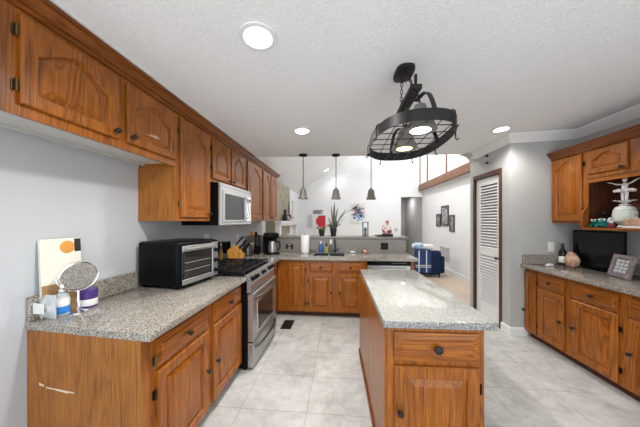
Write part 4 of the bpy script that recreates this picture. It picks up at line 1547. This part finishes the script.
for lab, x, y, r_, mt in (('blue and white patterned cushion on top of the armchair, left one', 1.93, 6.14, (.15, .06, .085), M_bluewhite),
                          ('white bundled cushion on top of the armchair, right one', 2.18, 6.13, (.14, .06, .07), M_white_plastic)):
    t = thing('cushion', lab, 'cushion', (x, y, .682), 0, 'cushions on the navy armchair')
    q = MB()
    n1, n2 = 16, 10
    vs = []
    for j in range(n2 + 1):
        ph = -PI / 2 + PI * j / n2
        for i in range(n1):
            th = 2 * PI * i / n1
            cx_, sx_ = math.cos(th), math.sin(th)
            f_ = max(abs(math.cos(ph)), .02) ** .6
            vs.append((r_[0] * f_ * math.copysign(abs(cx_) ** .6, cx_), r_[1] * f_ * sx_, r_[2] * (1 + math.sin(ph))))
    fs = []
    for j in range(n2):
        for i in range(n1):
            fs.append((j * n1 + i, j * n1 + (i + 1) % n1, (j + 1) * n1 + (i + 1) % n1, (j + 1) * n1 + i))
    fs += [tuple(range(n1)), tuple(n2 * n1 + i for i in range(n1))]
    q.add(vs, fs)
    q.build('cover', mt, t)

# ------------------------------------------------------------------ right counter things
tv = thing('television', 'small black television leaning under the shelf nook', 'television', (2.70, 2.73, .88), -PI / 2)
MB().box(-.25, .24, -.02, .02, .02, .415, .006).build('cabinet', M_black, tv)
MB().box(-.235, .225, -.0225, -.0195, .04, .40, .001).build('screen', mat('off_screen', (.004, .004, .005), .12, spec=.4), tv)
MB().box(-.11, .11, -.055, .08, 0, .014, .004).build('foot', M_black, tv)
MB().box(-.03, .03, -.01, .03, .013, .06).build('neck', M_black, tv)
wb = thing('wine_bottle', 'dark bottle with a white label in the corner of the right counter', 'bottle', (2.60, 3.01, .88), -.6)
MB().lathe([(.033, 0), (.037, .005), (.037, .14), (.030, .17), (.015, .195), (.013, .245), (.015, .247), (.015, .258), (.001, .259)], n=22).build('glass_body', mat('dark_bottle_glass', (.012, .014, .012), .07), wb)
MB().lathe([(.0373, .035), (.0378, .036), (.0378, .105), (.0373, .106)], n=22).build('label_band', M_label_white, wb)
rk = thing('salt_lamp', 'tan rounded stone lump standing before the dark bottle', 'stone', (2.605, 2.905, .88))
bm = bmesh.new()
bmesh.ops.create_icosphere(bm, subdivisions=3, radius=1)
rr = random.Random(2)
for v in bm.verts:
    f_ = 1 + .10 * math.sin(4 * v.co.x + 1) * math.cos(3 * v.co.z) + rr.uniform(-.03, .03)
    z = max(v.co.z * f_, -.80)
    w_ = 1 - .28 * max(0, z)
    v.co = (v.co.x * .052 * f_ * w_, v.co.y * .078 * f_ * w_, (z + .80) * .098)
MB().from_bm(bm).build('stone', M_tan, rk, smooth=30)
t = thing('power_adapter', 'white plug adapter with a dark cable lying on the right counter', 'adapter', (2.42, 2.96, .88), .3)
MB().box(-.035, .035, -.02, .02, 0, .022, .004).build('plug_body', M_white_plastic, t)
MB().tube([(.035, 0, .010), (.07, .02, .006), (.11, .0, .006), (.15, .03, .006)], .004, 7).build('cable', M_black, t)
MB().tube([(-.035, 0, .010), (-.06, -.02, .006), (-.09, -.005, .006)], .003, 7).build('white_cord', M_white_plastic, t)
pf = thing('photo_frame', 'grey framed photo collage leaning back on the right counter', 'picture', (2.545, 2.40, .881), -PI / 2 - .25)
pf.rotation_euler = (math.radians(-14), 0, -PI / 2 - .25)
q = MB()
FW, FH = .115, .21
for x0, x1, a, b in ((-FW, FW, 0, .035), (-FW, FW, FH - .035, FH), (-FW, -FW + .038, .035, FH - .035), (FW - .038, FW, .035, FH - .035)):
    q.box(x0, x1, -.012, .008, a, b, .003)
q.build('frame', M_frame_grey, pf)
MB().box(-FW + .038, FW - .038, -.004, .006, .035, FH - .035).build('print', M_collage, pf, smooth=0)
q = MB()
for i in range(3):
    for j in range(4):
        q.box(-.062 + i * .044, -.028 + i * .044, -.0055, -.0035, .047 + j * .032, .070 + j * .032)
q.build('collage_tiles', M_wall_hall, pf, smooth=0)
MB().box(-.02, .02, .009, .014, 0, .16).build('easel_back', M_black, pf, smooth=0)

# nook
NZ = 1.3345
tu = thing('tureen', 'pale green porcelain tureen on the open shelf under the dancer', 'tureen', (2.64, 2.44, NZ))
tu.scale = (.82, .82, 1.3)
q = MB().lathe([(.055, 0), (.06, .008), (.045, .02), (.085, .05), (.095, .09), (.088, .12), (.09, .128), (.001, .129)], n=26)
q.build('bowl', M_porcelain, tu)
MB().lathe([(.088, .1295), (.07, .150), (.04, .160), (.001, .162)], n=24).build('lid', M_porcelain, tu)
for s in (-1, 1):
    MB().tube([(0, s * .085, .10), (0, s * .118, .11), (0, s * .118, .075), (0, s * .085, .07)], .007, 8).build('handle', M_porcelain, tu)
da = thing('dancer_figurine', 'pale ballerina figurine with outstretched arms on the tureen lid', 'figurine', (2.64, 2.44, NZ + .2115), -PI / 2)
MB().lathe([(.035, 0), (.035, .008), (.001, .0085)], n=18).build('base', M_porcelain, da)
q = MB()
q.tube([(.012, 0, .008), (.014, 0, .05), (.016, 0, .10), (.012, 0, .13)], [.007, .009, .012, .016], 10)
q.tube([(-.012, 0, .008), (-.014, 0, .05), (-.016, 0, .10), (-.012, 0, .13)], [.007, .009, .012, .016], 10)
q.tube([(0, 0, .12), (0, 0, .15), (0, 0, .18), (0, 0, .20), (0, 0, .215)], [.022, .017, .022, .018, .007], 12)
for s in (-1, 1):
    q.tube([(s * .016, 0, .196), (s * .06, -.01, .205), (s * .10, -.015, .225), (s * .125, -.018, .232)], [.008, .007, .0055, .003], 8)
q.ball((0, 0, .236), (.015, .017, .020))
q.ball((0, -.017, .235), (.003, .005, .003), n=8, k=6)
bd = q.build('body', M_figure, da)
MB().ball((0, .003, .246), (.016, .017, .014)).build('hair', M_tan, bd)
q = MB()
pr_, n = [], 36
vs = []
for r_, z in ((.016, .152), (.045, .150), (.075, .138), (.072, .132), (.04, .128), (.016, .128)):
    for i in range(n):
        a = 2 * PI * i / n
        wv_ = .008 * math.sin(9 * a) * (r_ > .04)
        vs.append((r_ * math.cos(a), r_ * .8 * math.sin(a), z + wv_))
fs = []
for k in range(5):
    for i in range(n):
        fs.append((k * n + i, k * n + (i + 1) % n, (k + 1) * n + (i + 1) % n, (k + 1) * n + i))
q.add(vs, fs)
q.build('tutu', M_figure, bd)
q = MB()
for i in range(14):
    a = 2 * PI * i / 14
    leaf(q, (0, 0, .012), (math.cos(a), math.sin(a)), .085, .016, .3, 5, .55)
q.build('petals', M_figure, da)


def frog(label, y, x, s, rz):
    t = thing('frog_figurine', label, 'figurine', (x, y, NZ), rz, 'teal figurines on the open shelf')
    q = MB()
    q.ball((0, .01 * s, .03 * s), (.034 * s, .040 * s, .030 * s))
    q.ball((0, -.022 * s, .058 * s), (.026 * s, .024 * s, .020 * s))
    for e in (-1, 1):
        q.tube([(e * .026 * s, .02 * s, .025 * s), (e * .042 * s, -.005 * s, .028 * s), (e * .036 * s, -.03 * s, .005 * s)], [.014 * s, .011 * s, .008 * s], 8)
    b_ = q.build('body', M_teal, t)
    for e in (-1, 1):
        MB().ball((e * .016 * s, -.028 * s, .076 * s), .009 * s, n=8, k=6).build('eye', M_label_white, b_)


frog('left teal frog figurine at the end of the open shelf', 2.60, 2.56, 1.0, -PI / 2)
frog('right teal frog figurine in front of the tureen', 2.505, 2.53, 1.05, -PI / 2 + .3)
t = thing('bird_figurine', 'black and white bird figurine between the teal frogs', 'figurine', (2.60, 2.552, NZ), -PI / 2)
q = MB()
q.tube([(0, .02, .02), (0, .0, .045), (0, -.006, .09), (0, -.01, .125)], [.028, .036, .028, .014], 12)
q.ball((0, -.012, .135), (.020, .022, .020))
q.tube([(0, -.03, .135), (0, -.055, .130)], [.007, .001], 8)
q.lathe([(.03, 0), (.03, .012), (.001, .0125)], n=14)
bb = q.build('body', M_black, t)
for e in (-1, 1):
    MB().ball((e * .03, .005, .07), (.010, .028, .032)).build('wing', M_label_white, bb)
t = thing('red_ornament', 'small dark red ornament on the shelf before the tureen', 'ornament', (2.51, 2.42, NZ))
MB().lathe([(.016, 0), (.022, .01), (.022, .03), (.010, .045), (.001, .046)], n=14).build('body', M_maroon, t)
MB().ball((0, 0, .055), .012, n=10, k=6).build('top', M_figure, t)
t = thing('ceramic_house', 'beige box ornament on a white base at the right of the shelf', 'ornament', (2.58, 2.29, NZ), -PI / 2)
MB().box(-.075, .075, -.05, .05, 0, .02, .004).build('base', M_white_app, t)
MB().box(-.065, .065, -.04, .04, .0205, .09, .01, seg=2).build('block', M_tan, t)
t = thing('blue_cup', 'small blue and white cup behind the beige box ornament', 'cup', (2.69, 2.24, NZ))
MB().lathe([(.03, 0), (.036, .01), (.044, .13), (.04, .13), (.034, .02), (.001, .015)], n=20).build('cup', M_bluewhite, t)
MB().tube([(0, .042, .10), (0, .07, .10), (0, .07, .05), (0, .038, .04)], .006, 8).build('handle', M_bluewhite, t)
